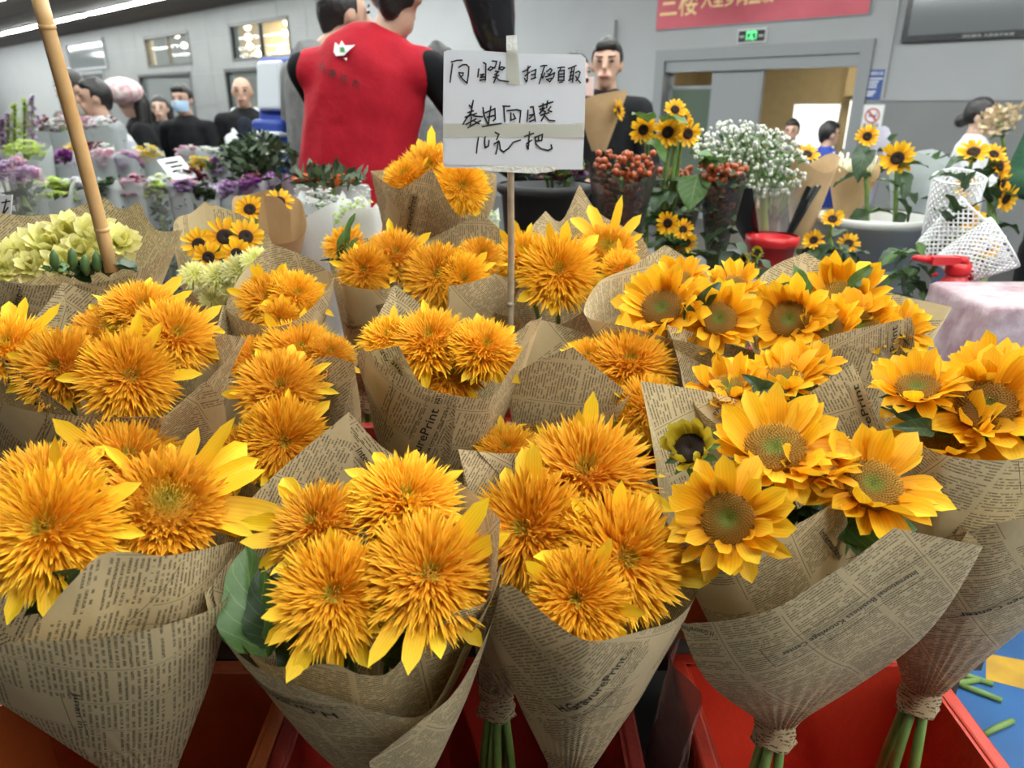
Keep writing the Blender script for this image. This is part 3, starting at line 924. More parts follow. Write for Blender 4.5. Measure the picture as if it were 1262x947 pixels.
for i, (a, b, c, d, lab) in enumerate(((-0.35, 0.25, 0.75, 1.5, 'tall lit white board at the right of the doorway room'), (0.45, 0.95, 0.8, 1.45, 'lit white board in the middle of the doorway room'), (1.05, 1.75, 0.8, 1.4, 'wide lit white board at the left of the doorway room'))):
    t = thing('light_board', lab, 'board', wp(door_r + (a + b) / 2, c, -2.6)); t['group'] = 'lit boards behind the door'
    wpart('board_frame', 'frame_grey', t, [(door_r + a, door_r + b, c - 0.02, d + 0.02, -2.66, -2.62)])
    wpart('lit_panel', 'glow_white', t, [(door_r + a + 0.02, door_r + b - 0.02, c, d, -2.62, -2.60)])
# windows on the left
def window(nm, o, panes, lit):
    s0, s1, z0, z1 = o
    t = thing(nm, nm.replace('_', ' ') + ' in the tiled wall', 'window', wp((s0 + s1) / 2, z0)); t['kind'] = 'structure'; del t['category']
    f = 0.07
    wpart('window_frame', 'frame_black', t, [(s0, s0 + f, z0, z1, -0.15, 0.03), (s1 - f, s1, z0, z1, -0.15, 0.03), (s0, s1, z0, z0 + f, -0.15, 0.03), (s0, s1, z1 - f, z1, -0.15, 0.03)])
    for i in range(panes):
        a = s0 + f + (s1 - s0 - 2 * f) * i / panes; b = s0 + f + (s1 - s0 - 2 * f) * (i + 1) / panes
        p = wpart('pane', 'window_glass', t, [(a, b, z0 + f, z1 - f, -0.06, -0.05)])
        if i: wpart('mullion', 'frame_black', t, [(a - 0.03, a + 0.03, z0 + f, z1 - f, -0.08, 0.0)])
    return t
mat('window_glass', (0.45, 0.50, 0.48), 0.04, alpha=0.15, spec=0.9)
window('window_1', win_up[0], 2, True); window('window_2', win_up[1], 2, True)
window('window_3', win_lo[0], 1, False); window('window_4', win_lo[1], 1, False)
mb = MB(); wbox(mb, win_lo[1][0] - 1.5, win_lo[0][1] + 1.5, 0, CEIL + 0.3, -3.3, -3.2)
struct(mb.build('wall_inner_room', 'warm_wall', smooth=False))
mb = MB(); wbox(mb, win_lo[1][0] - 1.5, win_lo[0][1] + 1.5, CEIL + 0.25, CEIL + 0.3, -3.2, -0.22)
struct(mb.build('ceiling_inner_room', 'warm_wall', smooth=False))
mb = MB(); wbox(mb, win_lo[1][0] - 1.5, win_lo[0][1] + 1.5, zl - 0.02, zl + 0.1, -3.2, -0.22)
struct(mb.build('floor_inner_room', 'pale_tile', smooth=False))
def behind_wall(px, py, off):
    d = ray(px, py); t = ((WP0 - CAM).dot(WN) + off) / d.dot(WN); return CAM + d * t
for i, (x, y, o, wd_) in enumerate(((218, 43, -1.0, 'left window, upper'), (227, 56, -1.8, 'left window, lower'), (305, 33, -.9, 'right window, top left'), (306, 46, -1.4, 'right window, second in the left row'), (308, 57, -1.9, 'right window, third in the left row'), (318, 66, -2.4, 'right window, lowest'), (353, 27, -.9, 'right window, top right'), (351, 41, -1.4, 'right window, middle right'), (346, 62, -2.2, 'right window, lower right'))):
    p = behind_wall(x, y, o)
    t = thing('pendant_lamp', 'warm globe lamp seen through the ' + wd_, 'lamp', p - Vector((0, 0, .08)), 'globe lamps behind the upper windows')
    MB().ball(p, .075, 12, 8).build('globe', 'warm_lamp', t)
    MB().tube([p + Vector((0, 0, .07)), Vector((p.x, p.y, CEIL + .25))], .006, 5).build('cord', 'frame_black', t)
ld = bpy.data.lights.new('inner_room_lamp', 'AREA'); ld.energy = 700; ld.color = (1, 0.78, 0.42); ld.size = 2.0
lo = bpy.data.objects.new('inner_room_lamp', ld); COL.objects.link(lo); lo.location = wp((win_up[0][0] + win_up[1][1]) / 2 + 0.8, CEIL + 0.2, -1.5)
# vent louvre left of window 1, doorway below it
a = wrect(86, 52, 131, 84)
t = thing('window_5', 'small grey window high above the dark passage', 'window', wp(a[0], a[2])); t['kind'] = 'structure'; del t['category']
f = 0.06
wpart('window_frame', 'white_paint', t, [(a[0] - f, a[1] + f, a[3], a[3] + f, 0, 0.07), (a[0] - f, a[1] + f, a[2] - f, a[2], 0, 0.07), (a[0] - f, a[0], a[2], a[3], 0, 0.07), (a[1], a[1] + f, a[2], a[3], 0, 0.07)])
wpart('pane', 'screen_grey', t, [(*a, 0.0, 0.03)])
a = wrect(82, 92, 134, 150)
t = thing('door_2', 'dark passage door in the back wall behind the shoppers', 'door', wp(a[0], 0)); t['kind'] = 'structure'; del t['category']
wpart('door_leaf', 'frame_black', t, [(a[0], a[1], 0, a[3], 0, 0.03)])
wpart('door_frame', 'frame_grey', t, [(a[0] - 0.08, a[0], 0, a[3] + 0.08, 0, 0.05), (a[1], a[1] + 0.08, 0, a[3] + 0.08, 0, 0.05), (a[0], a[1], a[3], a[3] + 0.08, 0, 0.05)])

# floor and ceiling
mb = MB(); mb.box((-45, -8, -0.1), (18, 45, 0.0)); struct(mb.build('floor', 'floor_grey', smooth=False))
mb = MB(); mb.box((0.86, -0.5, 0.0002), (2.6, 2.1, 0.001)); struct(mb.build('floor_paint', 'floor_blue', smooth=False))
mb = MB()
rot = math.atan2(WD.y, WD.x)
for k in range(1, 24):                                  # ceiling boards run along the wall
    d = k * 0.9
    c0 = WP0 + WD * 42 + WN * (d - 0.9) ; c1 = WP0 - WD * 14 + WN * (d - 0.9); c2 = WP0 - WD * 14 + WN * (d - 0.03); c3 = WP0 + WD * 42 + WN * (d - 0.03)
    b = len(mb.v); mb.v += [(p.x, p.y, CEIL + 0.30 * 0) for p in (c0, c1, c2, c3)] + [(p.x, p.y, CEIL + 0.1) for p in (c0, c1, c2, c3)]
    mb.f += [tuple(b + i for i in q) for q in ((0, 1, 2, 3), (7, 6, 5, 4), (0, 4, 5, 1), (1, 5, 6, 2), (2, 6, 7, 3), (3, 7, 4, 0))]; mb.mi += [0] * 6
struct(mb.build('ceiling', 'ceiling_brown', smooth=False))
# strip lamps, parallel to the wall
p0 = CAM + ray(0, 38) * ((CEIL - 0.05 - CAM_Z) / ray(0, 38).z); p1 = CAM + ray(215, 0) * ((CEIL - 0.05 - CAM_Z) / ray(215, 0).z)
off0 = (((p0 + p1) / 2) - WP0).dot(WN)
LAMP_GAP = ((-WP0).dot(WN) - 0.5 - off0) / 3.0
for i in range(4):
    o = off0 + (i - 0) * LAMP_GAP
    for j, (sa, sb_) in enumerate(((-8, 4), (4.3, 16), (16.3, 34))):
        sh = 0 if i == 0 else -2 * i
        a, b = sa + sh, sb_ + sh
        if i == 0 and j == 0: continue
        ord_ = ('nearest the back wall', 'second from the back wall', 'third from the back wall', 'fourth from the back wall', 'fifth from the back wall')[i]
        t = thing('strip_lamp', 'long white ceiling strip lamp, %s line, %s' % (ord_, ('right length', 'middle length', 'left length')[j]), 'lamp', wp((a + b) / 2, CEIL - 0.06, o), 'ceiling strip lamps')
        wpart('lamp_housing', 'white_paint', t, [(a, b, CEIL - 0.035, CEIL - 0.001, o - 0.07, o + 0.07)])
        wpart('lamp_tube', 'lamp_light', t, [(a + 0.05, b - 0.05, CEIL - 0.06, CEIL - 0.035, o - 0.05, o + 0.05)])

# ------------------------------------------------------------------ stand and crates
st = thing('display_stand', 'dark stepped stand holding the rear rows of sunflower bouquets', 'stand', (-0.2, 1.6, 0))
for (lo, hi) in (((-1.75, 1.16, 0.30), (0.98, 1.40, 0.33)), ((-1.75, 1.40, 0.50), (0.98, 2.0, 0.53))):
    MB().box(lo, hi).build('step_board', 'stand_wood', st, False)
    for x in (-1.7, -0.4, 0.9):
        MB().box((x, lo[1] + 0.01, 0), (x + 0.05, lo[1] + 0.05, lo[2])).build('leg', 'stand_wood', st, False)
        MB().box((x, hi[1] - 0.06, 0), (x + 0.05, hi[1] - 0.02, lo[2])).build('leg', 'stand_wood', st, False)

def crate(label, x0, x1, y0, y1, z0, z1, m):
    t = thing('plastic_crate', label, 'crate', ((x0 + x1) / 2, (y0 + y1) / 2, z0), 'plastic crates under the bouquets')
    th = 0.012; i = 0.03
    def wallp(nm, a, b, a2, b2):
        # tapered wall from bottom edge a-b to top edge a2-b2, with thickness inward
        c = Vector(((x0 + x1) / 2, (y0 + y1) / 2, 0)); mb = MB(); v = []
        for p in (a, b, b2, a2):
            p = Vector(p); d = (c - p); d.z = 0
            n_ = Vector((1, 0, 0)) if abs(a[0] - b[0]) < 1e-6 else Vector((0, 1, 0))
            n_ = n_ * (1 if n_.dot(d) > 0 else -1)
            v.append((p, p + n_ * th))
        mb.v = [tuple(q[0]) for q in v] + [tuple(q[1]) for q in v]
        mb.f = [(0, 1, 2, 3), (7, 6, 5, 4), (0, 4, 5, 1), (1, 5, 6, 2), (2, 6, 7, 3), (3, 7, 4, 0)]; mb.mi = [0] * 6
        return mb.build(nm, m, t, False)
    B = [(x0 + i, y0 + i, z0), (x1 - i, y0 + i, z0), (x1 - i, y1 - i, z0), (x0 + i, y1 - i, z0)]
    Tt = [(x0, y0, z1), (x1, y0, z1), (x1, y1, z1), (x0, y1, z1)]
    for k in range(4): wallp('side_wall', B[k], B[(k + 1) % 4], Tt[k], Tt[(k + 1) % 4])
    MB().box((x0 + i, y0 + i, z0), (x1 - i, y1 - i, z0 + 0.012)).build('base', m, t, False)
    q = 0.022
    for lo, hi in (((x0 - q, y0 - q, z1 - 0.025), (x1 + q, y0 + 0.006, z1 + 0.004)), ((x0 - q, y1 - 0.006, z1 - 0.025), (x1 + q, y1 + q, z1 + 0.004)),
                   ((x0 - q, y0, z1 - 0.025), (x0 + 0.006, y1, z1 + 0.004)), ((x1 - 0.006, y0, z1 - 0.025), (x1 + q, y1, z1 + 0.004))):
        o = MB().box(lo, hi).build('rim', m, t, False)
        bv = o.modifiers.new('b', 'BEVEL'); bv.width = 0.005; bv.segments = 2
    for k in range(4):
        y = y0 + (y1 - y0) * (k + 0.5) / 4
        for x, sgn in ((x0, -1), (x1, 1)):
            MB().box((min(x, x + sgn * 0.014) , y - 0.006, z0 + 0.05), (max(x, x + sgn * 0.014), y + 0.006, z1 - 0.02)).build('rib', m, t, False)
    return t
ZC = 0.35
crate('red plastic crate under the single sunflower bouquets, front right', 0.345, 0.825, 0.66, 1.13, 0.0, ZC, 'crate_bright')
crate('dark red plastic crate under the middle front bouquets', -0.395, 0.205, 0.66, 1.12, 0.0, ZC, 'crate_red')
crate('orange plastic crate under the front left bouquet', -0.97, -0.44, 0.66, 1.11, 0.0, ZC, 'crate_orange')
for k, (x0, x1) in enumerate(((-1.72, -1.05), (-1.0, -0.45), (-0.40, 0.2), (0.25, 0.93))):
    crate('orange plastic crate on the lower step, %s' % ('far left', 'left of centre', 'middle', 'right')[k], x0, x1, 1.19, 1.37, 0.33, 0.52, 'crate_orange')
for k, (x0, x1) in enumerate(((-1.72, -1.05), (-1.0, -0.45), (-0.40, 0.2), (0.25, 0.93))):
    crate('red plastic crate on the upper step, %s' % ('far left', 'left of centre', 'middle', 'right')[k], x0, x1, 1.43, 1.95, 0.53, 0.74, 'crate_red')
# clear film hanging in the gap between two crates
rows = []
for j in range(9):
    z = 0.02 + 0.5 * j / 8
    rows.append([Vector((0.275 + .018 * math.sin(i * 1.1 + j * .6) + .012 * (j / 8), 0.80 + .27 * i / 10, z)) for i in range(11)])
tag(MB().quad_grid(rows).build('plastic_film', 'film_pink'), 'crumpled pinkish plastic film hanging in the gap between two red crates', 'film')
# yellow floor stripe and stem cuttings
mb = MB(); a = at(1205, 826, 1); b = at(1300, 870, 1)
def floor_pt(px, py):
    d = ray(px, py); return CAM + d * (-CAM_Z / d.z)
q = [floor_pt(1195, 800), floor_pt(1225, 805), floor_pt(1300, 842), floor_pt(1300, 880)]
q = [floor_pt(1215, 838), floor_pt(1300, 860), floor_pt(1300, 822), floor_pt(1215, 806)]
mb.v = [(p.x, p.y, 0.0015) for p in q]; mb.f = [(0, 1, 2, 3)]; mb.mi = [0]
struct(mb.build('floor_stripe', 'stripe_yellow', smooth=False))
r_ = random.Random(9)
for k, (x, y, ang) in enumerate(((1105, 800, 0.3), (1098, 812, -0.4), (1120, 795, 0.8), (1195, 838, -0.5), (1205, 856, -0.6), (1185, 845, 0.2), (1230, 900, 0.4))):
    p = floor_pt(x, y); d = Vector((math.cos(ang), math.sin(ang), 0)) * 0.05
    t = MB().tube([p - d + Vector((0, 0, .008)), p + Vector((0, 0, .0095)), p + d + Vector((0, 0, .008))], [0.007, 0.008, 0.007], 7).build('stem_cutting', 'stem_green')
    tag(t, 'cut green flower stem lying on the blue floor, %s' % ('by the crate corner', 'touching the crate corner', 'farthest by the crate', 'beside the yellow stripe', 'nearest the yellow stripe', 'left of the yellow stripe', 'lowest at the right edge')[k], 'stem', 'stem cuttings on the floor')
# ------------------------------------------------------------------ the sunflower bouquets, front row
GP = 'H.GravurePrint'; TW = 'Produced by PRINTERM CO.,LTD. Tuper Taiwan'; IB = 'International Business Knowlage Center'
bouquet('sunflower_bouquet', 'double sunflower bouquet at the far left of the front row, broad grey-green paper cone', 0.76, (190, 950, 4), mats='newsprint', sheets=[
    dict(rim=[(-120, 640, 6), (-30, 600, 14), (50, 582, 18), (170, 566, 18), (262, 604, 12), (288, 667, 4, 'c'), (240, 680, -5), (200, 686, -9), (130, 682, -12), (85, 722, -14), (22, 790, -14), (-70, 800, -9), (-130, 720, -1)], closed=True, rot=70,
         texts=[('PAT.', 279, 715, 284, 690, 0.008)], rules=[(155, 765, 222, 690, .0008), (155, 765, 250, 745, .0008)]),
    dict(rim=[(291, 690, 2), (278, 740, -6), (200, 772, -14.5), (110, 788, -17), (22, 790, -17), (-60, 800, -13), (-150, 760, -3)], rot=100,
         texts=[('Jinan in', 89, 855, 99, 895, 0.007)], rules=[(79, 852, 96, 905, .0008), (93, 852, 110, 910, .0008)])],
    heads=[('O', 205, 622, 86, 0.05, 0.45, dict(dy=0.045, rays=[(5, 1.5), (28, 1.15), (52, 1.35), (66, 1.3), (-12, 0.95), (85, 0.9), (40, 1.2)], nray=7)),
     ('D', 62, 655, 86, -0.35, 0.15, dict(rays=[(-75, 1.05), (-100, 1.0), (-55, 0.9)])),
     ('D', 158, 572, 70, 0.05, 0.7, dict(dy=0.07)), ('D', 58, 600, 66, -0.2, 0.7), ('D', -30, 640, 70, -0.4, 0.4)], seed=1,
    leaves=[(90, 720, 30, 760, -4, -8, 0.9, True), (60, 760, 100, 700, -6, -9, 0.8, True)])
bouquet('sunflower_bouquet', 'double sunflower bouquet with exposed leaves left, second from the left in front', 0.74, (462, 952, 2), [
    dict(rim=[(430, 508, 17, 'c'), (480, 558, 16), (560, 590, 13), (617, 640, -2, 'c'), (604, 734, -6), (563, 755, -8), (514, 790, -9), (479, 829, -11), (444, 831, -12), (406, 818, -12), (332, 821, -9), (289, 783, -5), (264, 735, 0), (272, 690, 4), (290, 640, 9), (340, 583, 14)], closed=True,
         texts=[('International', 438, 556, 472, 600, 0.011)], rules=[(436, 532, 492, 600, .001)]),
    dict(rim=[(282, 690, 5), (252, 728, 0, 'c'), (262, 770, -5), (305, 814, -10), (360, 842, -13), (409, 859, -14.5), (489, 882, -14.5), (531, 872, -12), (573, 797, -8), (610, 732, -7), (619, 690, -4)], m='newsprint_fine',
         texts=[(GP, 414, 876, 296, 800, 0.012), (TW, 425, 868, 300, 792, 0.004)]),
    dict(rim=[(622, 690, -3), (603, 770, -8), (565, 850, -12.5), (520, 892, -15.5), (455, 942, -16)], tie=(474, 1000, 0), m='newsprint_fine')],
    [('D', 528, 712, 84, 0.12, 0.25, dict(rays=[(-120, 1.25), (-100, 1.2), (100, 1.3), (55, 1.2), (30, 1.1), (-80, 0.9)])),
     ('D', 412, 735, 76, -0.1, 0.10, dict(rays=[(-60, 1.0), (-85, 1.05), (-110, 1.0), (-140, 0.9), (-160, 0.8)])),
     ('D', 500, 622, 72, 0.1, 0.7, dict(rays=[(150, 1.0), (90, 1.0)])),
     ('D', 392, 650, 62, -0.45, 0.5, dict(rays=[(130, 1.35), (200, 1.2), (220, 1.15), (-60, 1.1), (175, 1.3)]))], seed=2,
    leaves=[(330, 810, 292, 665, -6, 2, 0.75, False), (350, 800, 320, 700, -5, 0, 0.9, True), (420, 830, 400, 770, -7, -4, 0.9, True), (470, 815, 520, 780, -7, -5, 0.9, True), (380, 830, 340, 770, -7, -4, 0.9, True), (300, 780, 350, 700, -2, 2, 1.0, True)])
bouquet('sunflower_bouquet', 'four fluffy double sunflowers in a newspaper cone, middle of the front row', 0.79, (702, 942, 0), [
    dict(rim=[(565, 554, 9, 'c'), (643, 559, 14), (760, 545, 20), (816, 618, 13), (841, 682, 6), (860, 727, -2), (836, 761, -8), (796, 778, -13), (747, 791, -16), (713, 788, -16.5), (673, 761, -15), (629, 722, -12), (590, 728, -5), (577, 640, 7)], closed=True,
         texts=[(GP, 694, 876, 774, 806, 0.013), (TW, 708, 882, 800, 800, 0.0045), ('PAT.', 772, 806, 784, 795, 0.008)],
         rules=[(660, 800, 710, 775, .0007), (720, 862, 790, 830, .0007), (588, 556, 592, 700, .0008), (634, 559, 628, 640, .0008)])],
    [('D', 722, 590, 86, 0.0, 0.55), ('D', 652, 655, 78, -0.4, 0.2, dict(rays=[(115, 1.0)])), ('D', 765, 690, 84, 0.3, 0.1), ('D', 712, 738, 64, -0.1, 0.05, dict(nray=9, dy=-0.01))], seed=3)
bouquet('sunflower_bouquet', 'single sunflowers with one half-open bud, newspaper bouquet with flaring front flap', 0.83, (958, 880, 3), [
    dict(rim=[(790, 470, 16, 'c'), (870, 482, 19), (960, 500, 20), (1053, 447, 18, 'c'), (1075, 500, 16), (1092, 560, 12), (1070, 640, 4), (1036, 612, -3, 'c'), (985, 645, -7), (960, 655, -8), (900, 673, -9), (850, 660, -7), (822, 645, -3), (806, 570, 6)], closed=True, m='newsprint_fine',
         texts=[(GP, 1088, 600, 1060, 472, 0.012), ('PAT.', 1058, 466, 1054, 452, 0.008), ('PAT.', 884, 510, 891, 492, 0.008), ('International', 1004, 655, 1035, 690, 0.01)],
         rules=[(965, 645, 1018, 708, .0009), (988, 632, 1040, 690, .0009)]),
    dict(rim=[(838, 770, -9), (900, 766, -12), (960, 748, -13.5), (1030, 703, -13), (1100, 650, -12, 'c'), (1212, 674, -10, 'c'), (1185, 650, 0), (1130, 632, 7)], m='newsprint_fine', bulge=0.09,
         texts=[(IB, 1132, 700, 962, 803, 0.010), (GP, 884, 780, 834, 770, 0.011)],
         rules=[(1150, 676, 938, 800, .0009), (1140, 712, 955, 822, .0009), (938, 800, 955, 822, .0009)])],
    [('S', 897, 640, 74, -0.15, 0.2), ('S', 955, 553, 82, 0.0, 0.85), ('S', 1075, 598, 78, 0.35, 0.55), ('G', 850, 553, 48, -0.35, 0.4, dict(dy=0.0)), ('S', 1005, 575, 52, 0.1, 1.2)], seed=4,
    leaves=[(1030, 645, 1142, 650, 0, -5, 0.8, False), (1035, 640, 1070, 690, 0, -5, 0.9, False), (980, 650, 940, 620, 3, 4, 0.8, True), (1000, 655, 1025, 630, 3, 4, 0.8, True), (990, 655, 990, 620, 2, 4, 0.8, True)], nleaf=8)
bouquet('sunflower_bouquet', 'single sunflowers in a newspaper cone cut off by the right edge, front row', 0.93, (1137, 842, 2), [
    dict(rim=[(1082, 500, 10), (1100, 462, 16), (1180, 445, 20), (1262, 438, 20), (1340, 470, 12), (1350, 540, 2), (1262, 564, -9), (1182, 564, -11), (1139, 552, -9), (1100, 540, -4)], closed=True,
         rules=[(1250, 565, 1262, 610, .001)]),
    dict(rim=[(1062, 600, 4), (1110, 668, -5), (1150, 666, -9), (1205, 651, -12.5), (1262, 640, -14.5), (1350, 630, -13), (1440, 600, -5)], m='newsprint_fine', bulge=0.05,
         texts=[('Knowlage Center', 1300, 712, 1180, 752, 0.010)], rules=[(1300, 700, 1143, 760, .0009), (1310, 735, 1158, 778, .0009), (1143, 760, 1158, 778, .0009)])],
    [('S', 1215, 502, 76, 0.1, 0.45), ('S', 1165, 535, 68, -0.25, 0.85, dict(dy=0.05)), ('S', 1130, 478, 58, -0.1, 1.4), ('S', 1245, 540, 55, 0.3, 0.5, dict(dy=0.05)), ('S', 1230, 462, 60, 0.2, 1.2), ('S', 1290, 500, 70, 0.4, 0.6)], seed=5,
    leaves=[(1150, 530, 1095, 528, -2, -4, 0.5, True), (1130, 520, 1090, 500, 0, 0, 0.6, True)], nleaf=8)
# ------------------------------------------------------------------ second row
bouquet('sunflower_bouquet', 'double sunflower bouquet with a tall right paper corner, left end of the second row', 1.02, (120, 700, 8), [
    dict(rim=[(78, 347, 16, 'c'), (128, 368, 17), (220, 400, 15), (305, 417, -4, 'c'), (252, 475, -9), (204, 513, -11), (178, 514, -10), (107, 514, -12), (59, 510, -12), (0, 497, -10), (-60, 470, -3), (-50, 420, 6), (30, 400, 12)], closed=True,
         texts=[(GP, 112, 620, 152, 538, 0.012), (TW, 125, 620, 165, 535, 0.004), ('PAT.', 150, 532, 155, 517, 0.008)], rules=[(48, 565, 60, 512, .0008), (118, 560, 130, 517, .0008), (48, 565, 118, 570, .0007)]),
    dict(rim=[(-40, 405, 0), (0, 440, -5), (45, 475, -9), (93, 514, -11.3)], texts=[('Print', 10, 472, 56, 506, 0.012), ('CO.,LTD. Tuper Taiwan', 6, 446, 88, 512, 0.005)]),
    dict(rim=[(200, 516, -12), (252, 470, -10, 'c'), (276, 498, -8), (284, 560, -3)])],
    [('D', 160, 466, 70, 0.1, 0.2, dict(rays=[(10, 1.1), (70, 1.0)])), ('D', 76, 456, 64, -0.35, 0.25), ('O', 140, 410, 62, -0.1, 0.9, dict(rays=[(60, 1.2), (80, 1.3), (100, 1.2), (120, 1.1)])), ('D', 215, 418, 62, 0.3, 0.6, dict(rays=[(55, 1.1), (30, 1.0), (5, 0.9)])), ('D', 12, 432, 60, -0.3, 0.7, dict(rays=[(60, 1.3), (95, 1.2), (110, 1.2)])), ('D', 175, 385, 55, 0.1, 1.0, dict(rays=[(70, 1.3), (95, 1.3)]))], seed=6, bottom=0.34)
bouquet('sunflower_bouquet', 'two fluffy double sunflowers stacked in dark paper, behind the leafy front bouquet', 1.0, (345, 700, 9), [
    dict(rim=[(268, 480, 6), (300, 464, 12), (350, 452, 15), (408, 438, 14, 'c'), (437, 448, 9, 'c'), (447, 520, 0), (430, 560, -6), (380, 600, -10), (320, 600, -9), (280, 560, -4)], closed=True, texts=[('PAT.', 365, 462, 378, 452, 0.008)])],
    [('D', 345, 482, 64, 0.0, 0.45, dict(rays=[(35, 1.0), (70, 0.9), (5, 1.0)])), ('D', 350, 545, 66, 0.05, 0.05), ('D', 300, 560, 45, -0.4, 0.1)], seed=7, bottom=0.34)
bouquet('sunflower_bouquet', 'double sunflower bouquet with a pale pointed back corner, left of the centre', 1.18, (350, 600, 9), [
    dict(rim=[(275, 376, 10, 'c'), (330, 412, 14), (400, 410, 14), (440, 430, 8), (430, 470, -4), (370, 480, -9), (300, 470, -8), (262, 440, -2)], closed=True, rules=[(325, 410, 310, 440, .0008)])],
    [('D', 370, 438, 62, 0.1, 0.9), ('D', 315, 445, 45, -0.1, 0.8), ('D', 405, 440, 40, 0.2, 0.9)], seed=8, bottom=0.34)
bouquet('sunflower_bouquet', 'double sunflower bouquet in a printed cone directly under the handwritten sign pole', 1.08, (530, 665, 8), [
    dict(rim=[(487, 352, 15, 'c'), (565, 405, 16), (616, 417, 13), (668, 390, 1, 'c'), (626, 460, -7), (603, 488, -10), (550, 485, -12), (523, 478, -12.5), (493, 463, -12), (466, 447, -10), (446, 430, -6), (440, 440, 0), (456, 407, 8)], closed=True,
         texts=[(GP, 498, 590, 543, 503, 0.013), (TW, 512, 590, 556, 498, 0.0045), ('PAT.', 543, 498, 548, 484, 0.008)], rules=[(475, 535, 485, 460, .0007), (505, 540, 532, 482, .0007)]),
    dict(rim=[(447, 434, -4), (491, 427, -6, 'c'), (523, 478, -11), (562, 488, -11.5)], texts=[('PAT.', 478, 444, 476, 430, 0.007), ('Print', 500, 470, 482, 440, 0.010)])],
    [('O', 555, 452, 66, 0.1, 0.6, dict(dy=0.04, nray=8, rays=[(90, 1.0), (110, 1.0)])), ('D', 530, 424, 62, -0.1, 0.9, dict(rays=[(100, 1.0)])), ('D', 596, 432, 55, 0.3, 0.8), ('D', 480, 420, 45, -0.2, 0.9)], seed=9, bottom=0.34)
bouquet('sunflower_bouquet', 'double sunflower bouquet mostly hidden behind its own dark pointed front paper flap', 1.14, (690, 670, 9), [
    dict(rim=[(640, 420, 12), (662, 394, 14), (740, 418, 15), (800, 442, 12), (838, 480, 4), (775, 486, -6, 'c'), (706, 428, -9, 'c'), (640, 458, -7), (628, 500, -2)], closed=True, rot=60),
    dict(rim=[(612, 532, -9), (700, 512, -12), (760, 498, -11), (780, 482, -6)], rules=[(688, 515, 706, 550, .0009), (704, 511, 722, 548, .0009)], texts=[('Inter', 704, 530, 710, 548, 0.009)])],
    [('D', 775, 452, 66, 0.1, 0.7, dict(rays=[(90, 1.0)])), ('D', 725, 445, 40, -0.1, 0.9), ('D', 800, 505, 52, 0.3, 0.3)], seed=10, bottom=0.34)
bouquet('sunflower_bouquet', 'double sunflower bouquet tucked low behind the middle front bouquet', 1.02, (612, 850, -3), [
    dict(rim=[(575, 570, 6), (600, 542, 12), (690, 520, 15), (768, 500, 13), (800, 540, 6), (780, 600, -6), (690, 640, -10), (600, 640, -6)], closed=True)],
    [('D', 625, 560, 52, -0.1, 0.8, dict(rays=[(100, 1.0), (70, 1.0)])), ('D', 690, 562, 50, 0.1, 0.8), ('D', 785, 520, 42, 0.3, 0.5)], seed=11)
bouquet('sunflower_bouquet', 'low flat single sunflowers between two pale paper corners, right part of second row', 1.08, (930, 660, 8), [
    dict(rim=[(824, 401, 12, 'c'), (870, 414, 15), (933, 432, 16), (1030, 427, 14), (1034, 420, 10, 'c'), (1116, 460, 4), (1080, 520, -4), (1000, 540, -9), (900, 530, -10), (850, 490, -6), (838, 450, 2)], closed=True, m='newsprint_fine', texts=[('PAT.', 886, 430, 892, 416, 0.008)])],
    [('S', 895, 478, 56, -0.2, 1.4), ('S', 965, 468, 58, 0.1, 1.4), ('S', 1000, 450, 40, 0.2, 1.2), ('S', 920, 495, 50, 0, 1.0)], seed=12, bottom=0.34,
    leaves=[(940, 490, 925, 462, -4, -6, 0.7, True), (930, 480, 975, 482, -4, -6, 0.7, True)])
# ------------------------------------------------------------------ third row and beyond
bouquet('sunflower_bouquet', 'three single sunflowers with dark leaves between, tall back corner, right of the sign', 1.30, (830, 530, 8), [
    dict(rim=[(820, 302, 15, 'c'), (890, 340, 16), (947, 345, 10, 'c'), (920, 432, -6), (840, 420, -11), (770, 402, -10), (720, 388, -6), (735, 350, 4), (775, 330, 10)], closed=True, rules=[(780, 404, 776, 430, .0009), (800, 410, 797, 436, .0009)])],
    [('S', 815, 380, 62, -0.2, 0.7), ('S', 885, 393, 56, 0.2, 0.45), ('S', 905, 352, 40, 0.2, 1.2), ('S', 835, 345, 40, -0.1, 1.3)], seed=13, bottom=0.54,
    leaves=[(860, 380, 890, 345, -4, -5, 0.6, True), (850, 400, 845, 370, -6, -6, 0.8, True)])
bouquet('sunflower_bouquet', 'single sunflower bouquet in front of the pink draped table', 1.27, (1020, 550, 8), [
    dict(rim=[(993, 311, 16, 'c'), (1070, 352, 17), (1172, 379, 8, 'c'), (1133, 444, -4), (1122, 391, -7, 'c'), (1032, 412, -11), (960, 434, -11), (925, 425, -7), (920, 370, 4), (950, 330, 12)], closed=True,
         texts=[(GP, 1098, 500, 1106, 402, 0.013), (TW, 1110, 500, 1118, 398, 0.0045), ('PAT.', 1098, 408, 1098, 396, 0.007)], rules=[(1086, 440, 1086, 402, .0008)])],
    [('S', 972, 394, 58, -0.1, 0.35), ('S', 1038, 368, 62, 0.05, 0.75), ('S', 1060, 400, 50, 0.2, 0.5), ('S', 1110, 405, 40, 0.4, 0.6), ('S', 1020, 405, 46, 0, 0.6)], seed=14, bottom=0.54,
    leaves=[(990, 370, 978, 325, 4, 6, 0.7, False), (985, 365, 960, 350, 4, 2, 0.8, False), (1045, 355, 1078, 325, 6, 6, 0.6, False)])
